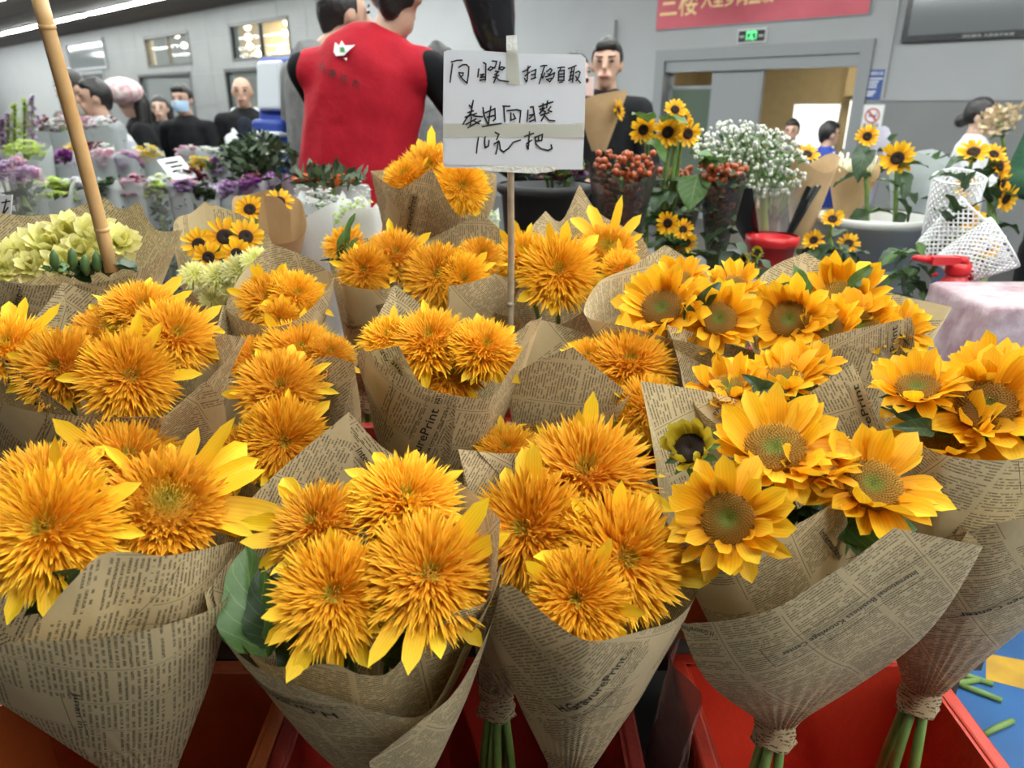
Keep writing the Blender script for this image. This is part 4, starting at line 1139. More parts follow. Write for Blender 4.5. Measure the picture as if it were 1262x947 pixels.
bouquet('sunflower_bouquet', 'small double sunflower bouquet with pale folded front, left of the sign pole', 1.44, (545, 500, 8), [
    dict(rim=[(520, 300, 14), (595, 262, 15, 'c'), (640, 310, 12), (645, 345, 5), (610, 338, -4, 'c'), (572, 350, -9), (553, 352, -11, 'c'), (548, 385, -10.5), (490, 372, -8), (458, 374, -5), (490, 330, 4)], closed=True)],
    [('D', 540, 342, 52, 0.0, 0.35), ('D', 592, 318, 34, 0.2, 0.7), ('D', 570, 345, 40, 0.2, 0.2)], seed=15, bottom=0.54)
bouquet('sunflower_bouquet', 'double sunflowers with a tuft of green leaves at their left, beside white bunches', 1.46, (458, 480, 8), [
    dict(rim=[(405, 315, 4, 'c'), (440, 295, 14), (520, 290, 14), (524, 325, 4), (480, 356, -9), (430, 352, -9), (416, 340, -4)], closed=True, texts=[(GP, 425, 400, 478, 390, 0.011)])],
    [('D', 488, 318, 46, 0.15, 0.7), ('D', 450, 335, 40, -0.2, 0.3), ('d', 425, 303, 28, -0.4, 0.8, dict(nray=6))], seed=16, bottom=0.54,
    leaves=[(420, 325, 437, 262, 2, 4, 0.3, False), (420, 325, 395, 318, 2, 0, 0.3, True), (425, 320, 440, 290, 0, 0, 0.4, False), (430, 330, 410, 300, 0, 2, 0.3, True)])
bouquet('sunflower_bouquet', 'double sunflower bouquet with long petals, right of the sign pole', 1.52, (690, 500, 6), [
    dict(rim=[(672, 260, 16, 'c'), (692, 272, 17), (714, 228, 16, 'c'), (740, 264, 15), (790, 288, 10, 'c'), (805, 330, 4), (768, 336, -5, 'c'), (730, 374, -9), (690, 400, -11), (640, 392, -10), (604, 380, -6), (612, 330, 4)], closed=True)],
    [('D', 688, 338, 60, 0.05, 0.35, dict(rays=[(100, 1.0), (80, 1.0)])), ('D', 645, 318, 44, -0.2, 0.8, dict(rays=[(100, 1.1), (75, 1.0)])), ('O', 748, 308, 50, 0.1, 0.8, dict(rays=[(130, 1.4), (105, 1.4), (70, 1.4), (45, 1.2)])), ('D', 768, 335, 36, 0.4, 0.6)], seed=17, bottom=0.54)
bouquet('sunflower_bouquet', 'rearmost double sunflower bouquet, in front of the red vest', 1.72, (520, 390, 8), [
    dict(rim=[(457, 211, 0, 'c'), (500, 205, 10), (535, 186, 14, 'c'), (612, 215, 6, 'c'), (603, 262, -9), (565, 266, -13), (532, 207, -14, 'c'), (492, 232, -11)], closed=True, texts=[(GP, 505, 296, 512, 242, 0.013)])],
    [('D', 530, 212, 46, -0.1, 0.8, dict(rays=[(90, 1.3), (110, 1.1)])), ('D', 568, 232, 42, 0.2, 0.3), ('D', 560, 205, 40, 0.2, 0.9), ('D', 500, 220, 34, -0.3, 0.9)], seed=18, bottom=0.54)
bouquet('sunflower_bouquet', 'small double sunflower bouquet in shaded paper, behind the pale pointed corner', 1.30, (345, 520, 8), [
    dict(rim=[(280, 372, 0), (300, 335, 10), (335, 300, 14, 'c'), (385, 320, 12), (412, 340, 6, 'c'), (385, 380, -7), (345, 402, -10), (300, 395, -8), (282, 385, -4)], closed=True)],
    [('D', 332, 372, 46, -0.1, 0.5, dict(rays=[(110, 1.0), (75, 1.0)])), ('D', 365, 366, 42, 0.3, 0.6), ('D', 345, 395, 30, 0, 0.1)], seed=19, bottom=0.54)
# ------------------------------------------------------------------ other flowers
radial_mat('florets_cream', [(0.0, (0.62, 0.62, 0.12)), (0.4, (0.80, 0.78, 0.32)), (1.0, (0.86, 0.84, 0.42))], 0.3, 0.4, (0.93, 0.91, 0.6))
CREAM = [floret_ball(70, 300, 'florets_cream', wmul=1.5)]
LILY = [floret_ball(71, 30, 'florets_cream', wmul=1.5, lenmul=0.5, dome=0.1)]
def cream_head(root, px, py, rp, Y, a=0.0, b=0.6, lily=True):
    pos = at(px, py, Y); R = rp * mpp(px, py, Y)
    tw = (CAM - pos).normalized(); n = (tw + Vector((a, 0, b))).normalized()
    M = Matrix.Translation(pos - wloc(root)) @ frame_from(n).to_4x4() @ Matrix.Diagonal((R, R, R, 1))
    h = inst('flower_head', (LILY if lily else CREAM)[0], root, M)
    if lily:
        for ring in range(3):
            for i in range(7):
                MM = Matrix.Rotation(2 * math.pi * (i + ring * 0.33 + RH.uniform(-.2, .2)) / 7, 4, 'Z') @ Matrix.Translation((0.10, 0, -0.05)) @ Matrix.Rotation(-(0.25 + 0.42 * ring + RH.uniform(-.15, .15)), 4, 'Y') @ Matrix.Diagonal((RH.uniform(.85, 1.05), 1.25, 1, 1))
                inst('ray_petal', RH.choice(RAY['L']), h, MM)
    return h

rt = bouquet('lily_bouquet', 'pale yellow lilies and green buds in newspaper, under the bamboo pole', 1.35, (80, 545, 8), [
    dict(rim=[(-60, 250, 10), (0, 262, 14), (60, 264, 16), (128, 244, 15, 'c'), (150, 258, 15), (172, 248, 13, 'c'), (190, 282, 10), (226, 284, 4, 'c'), (190, 322, -4), (140, 345, -9), (60, 352, -12), (0, 346, -12), (-80, 330, -5)], closed=True,
         texts=[('Print', 22, 388, 28, 365, 0.012), ('PAT.', 26, 362, 28, 350, 0.007)])],
    [], bottom=0.54, nleaf=0, center=(80, 310), seed=22, group='newspaper wrapped bouquets')
for i, (x, y, r, a) in enumerate(((20, 318, 30, -.3), (58, 305, 34, -.1), (85, 290, 32, 0), (118, 292, 34, .1), (148, 300, 28, .3), (40, 330, 24, -.2), (75, 325, 26, 0), (5, 335, 26, -.3), (100, 310, 26, 0), (-15, 325, 28, -.3))):
    cream_head(rt, x, y, r, 1.35 + (310 - y) * 0.002, a, 0.5)
for (x, y, x2, y2) in ((95, 338, 112, 318), (75, 338, 62, 322), (120, 335, 140, 322), (105, 330, 150, 330), (60, 335, 80, 322), (130, 335, 165, 318), (110, 342, 95, 325), (85, 342, 110, 338), (135, 340, 170, 330)):
    leaf(rt, at(x, y, 1.28), at(x2, y2, 1.25), 0.9, RB.random() < 0.6)
for (x, y) in ((66, 320), (88, 318), (104, 326), (118, 322)):
    p = at(x, y, 1.24); MB().tube([p - Vector((0, 0, .02)), p - Vector((0, 0, .008)), p + Vector((.003, 0, .008)), p + Vector((.004, 0, .018))], [.003, .008, .007, .001], 8).build('bud', 'leaf_plain', rt)
rt = bouquet('sunflower_bouquet', 'small dark-eyed sunflowers with cream blooms in brown kraft paper, left', 1.6, (268, 430, 6), [
    dict(rim=[(214, 276, 2), (236, 262, 8), (252, 249, 10, 'c'), (300, 266, 12), (332, 292, 8), (330, 335, -4), (300, 375, -9), (250, 372, -9), (222, 340, -6)], closed=True, m='newsprint_fine')],
    [('K', 277, 292, 27, 0, .4), ('K', 245, 301, 22, -.2, .4), ('K', 303, 292, 24, .2, .3), ('K', 257, 317, 20, -.1, .1), ('K', 292, 313, 20, .1, .2)], seed=23, bottom=0.54, nleaf=4, mats='kraft')
for (x, y, r) in ((240, 340, 20), (268, 342, 22), (295, 335, 24), (315, 322, 20), (262, 368, 18), (285, 355, 18)): cream_head(rt, x, y, r, 1.50, 0, .5, False)
bouquet('sunflower_bouquet', 'small sunflowers peeking from crumpled plain kraft paper beside the red vest', 1.85, (345, 350, 6), [
    dict(rim=[(286, 246, 0), (306, 240, 8), (328, 234, 4, 'c'), (356, 240, 6, 'c'), (373, 250, 6), (374, 290, -5), (335, 302, -9), (296, 290, -6)], closed=True, m='kraft'),
    dict(rim=[(318, 268, -6), (324, 240, -7, 'c'), (345, 245, -8), (358, 262, -7)], m='kraft')],
    [('K', 308, 258, 20, -.2, .5), ('K', 345, 248, 18, .2, .8)], seed=24, bottom=0.54, nleaf=3, mats='kraft')

FCOL = dict(lime=((0.50, 0.62, 0.12), (0.66, 0.74, 0.28)), purple=((0.30, 0.05, 0.32), (0.46, 0.16, 0.48)), lilac=((0.50, 0.34, 0.56), (0.68, 0.54, 0.72)),
            yellow=((0.78, 0.58, 0.04), (0.85, 0.70, 0.10)), white=((0.78, 0.78, 0.74), (0.85, 0.86, 0.84)), crimson=((0.16, 0.012, 0.03), (0.26, 0.03, 0.05)),
            pink=((0.62, 0.30, 0.42), (0.76, 0.50, 0.58)), cream=((0.80, 0.75, 0.50), (0.86, 0.82, 0.64)), orange=((0.62, 0.14, 0.02), (0.75, 0.25, 0.03)), green=((0.05, 0.10, 0.03), (0.09, 0.16, 0.05)))
for k, (a, b) in FCOL.items(): mat('bloom_' + k, a, 0.6, c2=b, scale=60, trans=0.15)

def add_mum(mb, c, r, rnd, mi=0, npet=9):
    for ring, (rr, zz) in enumerate(((1.0, 0.15), (0.6, 0.5))):
        for i in range(npet):
            a = 2 * math.pi * (i + 0.5 * ring) / npet + rnd.uniform(-.1, .1); w = math.pi / npet * 0.95
            b = len(mb.v)
            mb.v += [tuple(c), (c.x + math.cos(a - w) * r * rr * .6, c.y + math.sin(a - w) * r * rr * .6, c.z + r * zz * .6), (c.x + math.cos(a) * r * rr, c.y + math.sin(a) * r * rr, c.z + r * zz), (c.x + math.cos(a + w) * r * rr * .6, c.y + math.sin(a + w) * r * rr * .6, c.z + r * zz * .6)]
            mb.f.append((b, b + 1, b + 2, b + 3)); mb.mi.append(mi)
def add_leaflet(mb, c, L, rnd, mi=0):
    d = Vector((rnd.uniform(-1, 1), rnd.uniform(-1, 1), rnd.uniform(-.2, 1))).normalized(); s = d.cross(Vector((rnd.uniform(-1, 1), rnd.uniform(-1, 1), rnd.uniform(-1, 1)))).normalized()
    b = len(mb.v); mb.v += [tuple(c), tuple(c + d * L * .5 + s * L * .22), tuple(c + d * L), tuple(c + d * L * .5 - s * L * .22)]
    mb.f.append((b, b + 1, b + 2, b + 3)); mb.mi.append(mi)

def bunch(px, py, wpx, Y, cols, label, h=0.42, sleeve='sleeve_white', dome=0.5, name='flower_bunch', cat='flower bunch', seed=0, front_open=False, fr=0.016, group='sleeved flower bunches', cover=True):
    rnd = random.Random(seed + int(px * 7 + py))
    c = at(px, py, Y); w = wpx * mpp(px, py, Y) / 2
    base = Vector((c.x, c.y, c.z - h))
    t = thing(name, label, cat, base, group)
    n = 20
    if sleeve:
        rows = []
        for j in range(7):
            k = j / 6; ww = w * (0.42 + 0.60 * k ** 0.8)
            rows.append([Vector((c.x + ww * (abs(math.cos(a)) ** 0.6 * math.copysign(1, math.cos(a))), c.y + ww * 0.75 * (abs(math.sin(a)) ** 0.6 * math.copysign(1, math.sin(a))), base.z + 0.004 + h * 0.99 * k + (0.028 * math.sin(2 * a + seed) + .012 * math.sin(5 * a + seed) if j == 6 else 0))) for a in [2 * math.pi * i / n + 0.1 for i in range(n)]])
        MB().quad_grid(rows, closed=True).build('sleeve', sleeve, t)
    for ci, col in enumerate(cols):
        mb = MB(); cnt = int(84 / len(cols))
        for i in range(cnt):
            q = math.sqrt(rnd.random()); a = rnd.uniform(0, 6.28)
            if len(cols) > 1: a = a / 2 + math.pi * ci
            add_mum(mb, Vector((c.x + math.cos(a) * q * w * 1.0, c.y + math.sin(a) * q * w * .8, c.z - .01 + w * dome * (1 - q * q) * 1.1 + rnd.uniform(-.025, .02))), fr * rnd.uniform(.9, 1.5), rnd)
        o = mb.build('blooms', 'bloom_' + col, t, label=col + ' blooms'); o['kind'] = 'stuff'
    mb = MB()
    for i in range(110):
        q = math.sqrt(rnd.random()); a = rnd.uniform(0, 6.28); k = rnd.random() ** 0.6
        ww = w * (0.30 + 0.42 * k)
        add_leaflet(mb, Vector((c.x + math.cos(a) * q * ww, c.y + math.sin(a) * q * ww * .7, base.z + h * (0.10 + 0.78 * k))), 0.04, rnd)
    o = mb.build('foliage', 'leaf_deep', t); o['kind'] = 'stuff'
    MB().tube([base + Vector((0, 0, 0.002)), base + Vector((0, 0, h * .5)), c], [w * .25, w * .25, w * .12], 10).build('stem_bundle', 'stem_green', t)
    return t

ROWS = [ # px, py, width, Y, colours, words
 (22, 214, 52, 2.35, ['pink', 'lilac'], 'tall leafy pink bunch at the far left, nearest row', 0.44, 'sleeve_clear'),
 (68, 236, 46, 2.5, ['lime'], 'lime green mum bunch in a white sleeve, nearest row left of the bamboo pole'),
 (95, 232, 34, 2.55, ['lilac', 'white'], 'pale lilac mum bunch directly left of the bamboo pole'),
 (132, 232, 36, 2.55, ['green'], 'dark green leafy bunch directly right of the bamboo pole'),
 (166, 230, 38, 2.6, ['crimson', 'pink'], 'crimson and white bunch in a pale sleeve, right of the bamboo pole'),
 (193, 234, 32, 2.6, ['white', 'lime'], 'white speckled bunch in a clear sleeve with dark foliage', 0.42, 'sleeve_clear'),
 (225, 232, 34, 2.6, ['pink', 'lilac'], 'pink mum bunch in a white sleeve, middle of the nearest row'),
 (252, 238, 32, 2.6, ['lilac', 'green'], 'lilac bunch with a leafy front, nearest row'),
 (278, 236, 34, 2.7, ['purple', 'lilac'], 'mauve purple mum bunch in front of the leafy white roses'),
 (312, 228, 36, 2.7, ['crimson', 'purple'], 'dark purple bunch in a pale sleeve, nearest row right end'),
 (342, 226, 36, 2.75, ['lilac', 'purple'], 'light purple bunch beside the blue backpack'),
 (200, 226, 30, 2.9, ['lime', 'white'], 'pale green bunch behind the white speckled one'),
 (238, 220, 34, 3.0, ['crimson'], 'small crimson bunch beside the tilted price card'),
 (33, 190, 54, 3.1, ['lime'], 'broad lime green mum bunch at the left, second row'),
 (80, 196, 28, 3.2, ['purple'], 'vivid purple bunch left of the bamboo pole, second row'),
 (92, 188, 28, 3.35, ['yellow'], 'small yellow bunch hidden by the bamboo pole, second row'),
 (130, 196, 40, 3.2, ['white', 'pink'], 'white and blush mum bunch right of the bamboo pole, second row'),
 (158, 198, 32, 3.2, ['pink', 'lilac'], 'rosy pink bunch in a white sleeve, second row'),
 (182, 192, 36, 3.3, ['cream', 'yellow'], 'cream and yellow bunch below the black coats, second row'),
 (120, 186, 36, 3.5, ['white', 'crimson'], 'white bunch with dark leaves behind the bamboo pole'),
 (247, 204, 32, 3.2, ['yellow'], 'bright yellow mum bunch right of the tilted price card'),
 (270, 204, 28, 3.2, ['purple'], 'deep purple bunch between two yellow bunches'),
 (292, 202, 30, 3.25, ['yellow', 'cream'], 'yellow bunch in a pale paper cup at the row end'),
 (232, 190, 30, 3.5, ['white', 'pink'], 'small white rose bunch in front of the masked man'),
 (258, 192, 34, 3.5, ['white'], 'plain white bunch in front of the open jacket'),
 (50, 158, 44, 4.0, ['crimson'], 'wide dark red bunch at the far left, back row'),
 (78, 156, 40, 4.0, ['pink', 'white'], 'pale pink carnation bunch, back row'),
 (108, 156, 36, 4.1, ['white', 'pink'], 'white carnation bunch right behind the bamboo pole, back row'),
 (132, 156, 40, 4.1, ['crimson', 'white'], 'dark red carnation bunch in front of the striped shirt'),
]
for i, rw in enumerate(ROWS):
    bunch(*rw[:5], rw[5], *(rw[6:] or (0.42,)), seed=i)
# bushes and taller things of the left bench
def bush(px, py, rx, ry, Y, label, blooms, nb=30, nl=500, name='rose_bunch', fr=0.02, h=0.42, lm='leaf_deep', leafL=0.05, cat='flower bunch'):
    rnd = random.Random(int(px + py)); c = at(px, py, Y); m = mpp(px, py, Y); a, b = rx * m, ry * m
    base = Vector((c.x, c.y, c.z - b - h)); t = thing(name, label, cat, base)
    mb = MB()
    for i in range(nl):
        v = Vector((rnd.gauss(0, .45), rnd.gauss(0, .45), rnd.gauss(0, .45)))
        add_leaflet(mb, c + Vector((v.x * a, v.y * a, v.z * b)), leafL, rnd)
    o = mb.build('foliage', lm, t); o['kind'] = 'stuff'
    for col in blooms:
        mb = MB()
        for i in range(nb):
            th = rnd.uniform(0, 6.28); q = rnd.uniform(.3, 1)
            add_mum(mb, c + Vector((math.cos(th) * a * q * .9, rnd.uniform(-.8, .3) * a * .8, math.sin(th) * b * q * .8 + b * .15)), fr * rnd.uniform(.7, 1.2), rnd)
        o = mb.build('blooms', 'bloom_' + col, t); o['kind'] = 'stuff'
    for i in range(6):
        x = rnd.uniform(-.5, .5)
        MB().tube([base + Vector((x * a * .3, 0, 0.002)), c + Vector((x * a, 0, 0))], .006, 6).build('stem', 'stem_green', t)
    return t
bush(318, 196, 42, 24, 3.0, 'leafy dark green rose bunch with pale buds, beside the blue backpack', ['cream', 'white'], 14, 700)
bush(400, 222, 46, 9, 2.25, 'low row of small orange berries below the red vest', ['orange'], 150, 150, 'berry_bunch', 0.012, h=0.5)
for i, (x, y0, y1, col) in enumerate(((18, 168, 128, 'lime'), (30, 165, 122, 'lime'), (40, 165, 118, 'lilac'), (3, 180, 148, 'purple'), (10, 175, 140, 'lilac'))):
    Y = 3.6; a, b = at(x, y0 + 40, Y), at(x, y1, Y)
    t = thing('flower_spike', ('lime green flower spike, left of the pair', 'lime green flower spike, right of the pair', 'dark lilac flower spike tipped with pink', 'purple iris stem at the left edge', 'pale lilac spike at the left edge')[i], 'flower', (a.x, a.y, a.z - 0.3), 'tall flower spikes at the left')
    MB().tube([a - Vector((0, 0, .298)), a, b], .006, 6).build('stem', 'stem_green', t)
    mb = MB(); rnd = random.Random(i)
    for k in range(40): add_mum(mb, a.lerp(b, .3 + .7 * k / 40) + Vector((rnd.uniform(-1, 1), rnd.uniform(-1, 1), 0)) * .03 * (1.2 - k / 40), .022, rnd)
    o = mb.build('blooms', 'bloom_' + col, t); o['kind'] = 'stuff'
# white paper wrapped bunches behind the newspaper ones
for i, (x, y, w_, Y, lab) in enumerate(((395, 250, 60, 2.1, 'white paper wrapped bunch of tiny white flowers, left of the pair'), (440, 262, 58, 1.95, 'white paper wrapped bunch of tiny pale green flowers, right of the pair'), (385, 240, 50, 2.3, 'white paper bunch at the rear below the red vest'), (430, 236, 50, 2.3, 'white paper bunch at the rear beside the orange berries'), (590, 270, 50, 2.2, 'white bunch showing between the sign pole and the rearmost sunflowers'))):
    bunch(x, y, w_, Y, ['white', 'lime'] if i in (1, 4) else ['white'], lab, 0.45, 'white_paper', seed=40 + i, fr=0.009, group='white paper wrapped bunches')
# benches that carry them
def bench(label, x0, x1, y0, y1, z, m='stand_wood', name='flower_bench'):
    t = thing(name, label, 'bench', ((x0 + x1) / 2, (y0 + y1) / 2, 0))
    MB().box((x0, y0, z - 0.04), (x1, y1, z)).build('bench_top', m, t, False)
    for x in (x0 + .03, x1 - .09):
        for y in (y0 + .03, y1 - .09): MB().box((x, y, 0), (x + .06, y + .06, z - 0.04)).build('leg', m, t, False)
    MB().box((x0 + .05, y0 + .05, 0.25), (x1 - .05, y1 - .05, 0.28)).build('shelf', m, t, False)

# ------------------------------------------------------------------ right-hand stall
def tall_sunflower(t, px, py, rp, Y, foot, a=0., b=.2, typ='K', nleaf=3):
    pos = at(px, py, Y); R = rp * mpp(px, py, Y); tw = (CAM - pos).normalized()
    n = (tw + Vector((a, 0, b))).normalized(); head(t, typ, pos, R, n)
    q = pos - n * R * .25; f = at(foot[0], foot[1], Y + foot[2])
    MB().tube([q, q - n * .03 - Vector((0, 0, .03)), q.lerp(f, .5), f], [.006, .007, .008, .008], 7).build('stem', 'stem_green', t)
    for i in range(nleaf):
        k = RB.uniform(.25, .8); p = q.lerp(f, k); d = Vector((RB.uniform(-1, 1), RB.uniform(-.6, .4), RB.uniform(-.6, .3))).normalized() * RB.uniform(.07, .12)
        leaf(t, p, p + d, .9, RB.random() < .7)
tb = at(810, 335, 2.3)
t = thing('sunflower_bunch', 'loose tall dark-eyed sunflowers with big leaves, in front of the grey door', 'flower bunch', (tb.x, tb.y, 0.85))
for (x, y, r, a, b) in ((832, 135, 15, .3, .6), (843, 146, 12, .6, .2), (793, 160, 18, -.4, 0), (823, 163, 20, -.1, .1), (848, 165, 18, .5, 0)): tall_sunflower(t, x, y, r, 2.3, (805 + (x - 820) * .3, 345, 0), a, b)
for (x, y, x2, y2) in ((815, 150, 850, 140), (790, 175, 830, 190), (860, 215, 850, 260), (870, 210, 895, 180), (800, 150, 780, 140), (850, 190, 890, 200)):
    leaf(t, at(x, y, 2.28), at(x2, y2, 2.22), 1.2, False)
def berry_bunch(label, px, py, w_, Y, h, seed, wrap='sleeve_dark', top=0.3):
    rnd = random.Random(seed); c = at(px, py, Y); w = w_ * mpp(px, py, Y) / 2; base = c - Vector((0, 0, h))
    t = thing('berry_bouquet', label, 'bouquet', base, 'dark wrapped berry bouquets')
    rows = [[Vector((c.x + w * (.3 + .75 * k) * math.cos(a), c.y + w * .8 * (.3 + .75 * k) * math.sin(a), base.z + .003 + h * .95 * k + (.025 * math.sin(2 * a + seed) if k == 1 else 0))) for a in [2 * math.pi * i / 18 for i in range(18)]] for k in (0, .25, .5, .75, 1)]
    MB().quad_grid(rows, closed=True).build('wrapping_film', wrap, t)
    mb = MB()
    for i in range(170):
        k = rnd.random() ** .5; q = math.sqrt(rnd.random()); a = rnd.uniform(0, 6.28); ww = w * (.25 + .75 * k)
        mb.ball((c.x + math.cos(a) * q * ww, c.y + math.sin(a) * q * ww * .8, base.z + h * (.35 + .72 * k) + rnd.uniform(-.01, .02)), rnd.uniform(.007, .011), 6, 4)
    o = mb.build('berries', 'berry', t); o['kind'] = 'stuff'
    mb = MB()
    for i in range(120):
        k = rnd.random(); a = rnd.uniform(0, 6.28); ww = w * (.2 + .7 * k)
        add_leaflet(mb, Vector((c.x + math.cos(a) * ww * rnd.random(), c.y + math.sin(a) * ww * .8, base.z + h * (.2 + .8 * k))), .045, rnd)
    o = mb.build('foliage', 'leaf_deep', t); o['kind'] = 'stuff'
    MB().tube([base + Vector((0, 0, .001)), c - Vector((0, 0, .03))], [w * .2, w * .1], 8).build('stem_bundle', 'stem_green', t)
berry_bunch('orange berry bouquet in dark translucent film, right beside the handwritten sign', 768, 205, 84, 2.15, 0.34, 1)
berry_bunch('orange berry bouquet in dark film, behind the tall loose sunflowers', 838, 220, 66, 2.45, 0.34, 2)
berry_bunch('bright orange berry cluster in black film, left of the tiny white flowers', 892, 215, 56, 2.25, 0.30, 3)
t0 = at(925, 200, 2.5)
t = thing('white_filler_bouquet', 'airy bouquet of tiny white flowers in clear and black film', 'bouquet', (t0.x, t0.y, 0.85))
rnd = random.Random(4); mb = MB(); ms = MB(); foot = at(945, 320, 2.5)
for i in range(620):
    a = rnd.uniform(0, 6.28); q = math.sqrt(rnd.random()); px, py = 925 + math.cos(a) * q * 72, 196 + math.sin(a) * q * 46 + 12 * math.cos(a) * q
    p = at(px, py, 2.5 + rnd.uniform(-.14, .14)); mb.ball(p, rnd.uniform(.0045, .0080), 5, 4)
    if i % 3 == 0: ms.tube([p, p.lerp(foot, .45) + Vector((rnd.uniform(-.01, .01), 0, .02))], .0012, 3, False)
o = mb.build('blooms', 'bloom_filler', t); o['kind'] = 'stuff'
o = ms.build('twigs', 'stem_green', t); o['kind'] = 'stuff'
mb = MB()
for i in range(520):
    a = rnd.uniform(0, 6.28); q = math.sqrt(rnd.random()); add_leaflet(mb, at(925 + math.cos(a) * q * 60, 205 + math.sin(a) * q * 40, 2.52 + rnd.uniform(-.1, .1)), .03, rnd)
o = mb.build('foliage', 'leaf_plain', t); o['kind'] = 'stuff'
cc = at(940, 225, 2.5); bb = Vector((foot.x, foot.y, 0.853)); 
for nm, m_, sc, a0, a1 in (('wrapping_film', 'sleeve_clear', 1.0, 0, 6.2), ('film_band', 'black_plastic', 1.03, 3.5, 4.3), ('film_band', 'black_plastic', 1.03, 5.2, 5.7)):
    rows = [[Vector((bb.x + (cc.x - bb.x) * k + .19 * sc * (.12 + .9 * k) * math.cos(a0 + (a1 - a0) * i / 18), bb.y + .15 * sc * (.12 + .9 * k) * math.sin(a0 + (a1 - a0) * i / 18), bb.z + (cc.z - bb.z) * k + (.004 * math.sin(i) if k == 1 else 0))) for i in range(19)] for k in (0, .3, .6, .8, 1)]
    MB().quad_grid(rows).build(nm, m_, t)
MB().tube([bb, cc], [.02, .012], 8).build('stem_bundle', 'stem_green', t)
def pot(name, label, cat, px, py, w_, Y, z0, m, taper=.8, group=None):
    c = at(px, py, Y); r = w_ * mpp(px, py, Y) / 2
    t = thing(name, label, cat, (c.x, c.y, z0), group); th = .012
    MB().lathe([(.001, z0 + .002), (r * taper, z0 + .001), (r * (taper + .02), z0 + .02), (r * .98, c.z - .03), (r, c.z - .03), (r * 1.05, c.z - .02), (r * 1.05, c.z), (r - th, c.z), (r * taper - th, z0 + .02), (.001, z0 + .02)], (c.x, c.y, 0), 28).build('body', m, t)
    MB().lathe([(r * 1.05, c.z - .024), (r * 1.09, c.z - .018), (r * 1.09, c.z + .004), (r * 1.02, c.z + .006)], (c.x, c.y, 0), 28).build('rim', m, t)
    return t, c, r
pot('flower_bucket', 'red plastic bucket on the bench below the tiny white flowers', 'bucket', 952, 292, 58, 2.35, .85, 'red_plastic', .8)
t, c, r = pot('flower_bucket', 'black bucket of purple flowers behind the handwritten sign', 'bucket', 672, 228, 110, 2.5, .85, 'black_matte', .85)
bush(690, 212, 40, 10, 2.48, 'short purple and yellow blooms standing in the black bucket', ['purple', 'yellow'], 60, 120, 'flower_filling', .016, h=.10, cat='flowers')
pot('flower_barrel', 'tall white plastic barrel at the right holding two upright sunflowers', 'barrel', 1075, 266, 132, 2.6, 0.0, 'white_bin', .78)
for i, (x, y, r, lab, fx, a) in enumerate(((1069, 168, 15, 'upright dark-eyed sunflower in the white barrel, left and taller', 1069, .2), (1106, 195, 22, 'upright dark-eyed sunflower in the white barrel, right and lower', 1102, -.1))):
    f = at(fx, 290, 2.6); t = thing('sunflower', lab, 'flower', (f.x, f.y, .3), 'sunflowers standing in the white barrel')
    tall_sunflower(t, x, y, r, 2.6, (fx, 300, 0), a, .25, nleaf=5)
    MB().tube([at(fx, 300, 2.6), Vector((f.x, f.y, .3))], .009, 7).build('stem', 'stem_green', t)
    leaf(t, at(x, y + 15, 2.58), at(x + (12 if i else -14), y + 50, 2.5), .8, True); leaf(t, at(x, y + 12, 2.58), at(x + 40 if i else x - 10, y + (0 if i else 30), 2.55), .8, True)
for i, (x, y, h_, w_, Y, lab, lil) in enumerate(((1083, 165, 80, 30, 3.0, 'lilac tissue wrapped bunch behind the taller barrel sunflower', 1), (1135, 195, 90, 70, 2.9, 'clear plastic wrapped bunch behind the white barrel', 0))):
    c = at(x, y, Y); m = mpp(x, y, Y); t = thing('wrapped_bunch', lab, 'bouquet', (c.x, c.y, c.z - h_ * m * 1.3)); w = w_ * m / 2; h = h_ * m * 1.3
    rows = [[Vector((c.x + w * (.4 + .6 * k) * math.cos(a), c.y + w * (.4 + .6 * k) * math.sin(a), c.z - h + h * k + (.03 * math.sin(a * 2) if k == 1 else 0))) for a in [2 * math.pi * i / 16 for i in range(16)]] for k in (0, .3, .6, 1)]
    MB().quad_grid(rows, closed=True).build('wrapping', 'lilac_tissue' if lil else 'sleeve_white', t)
    mb = MB(); rnd = random.Random(i)
    for k in range(60): add_leaflet(mb, c + Vector((rnd.uniform(-.6, .6) * w, rnd.uniform(-.6, .6) * w, -rnd.random() * h * .5)), .06, rnd)
    o = mb.build('foliage', 'leaf_plain', t); o['kind'] = 'stuff'
    MB().tube([Vector((c.x, c.y, c.z - h)), c - Vector((0, 0, .05))], .012, 7).build('stem_bundle', 'stem_green', t)
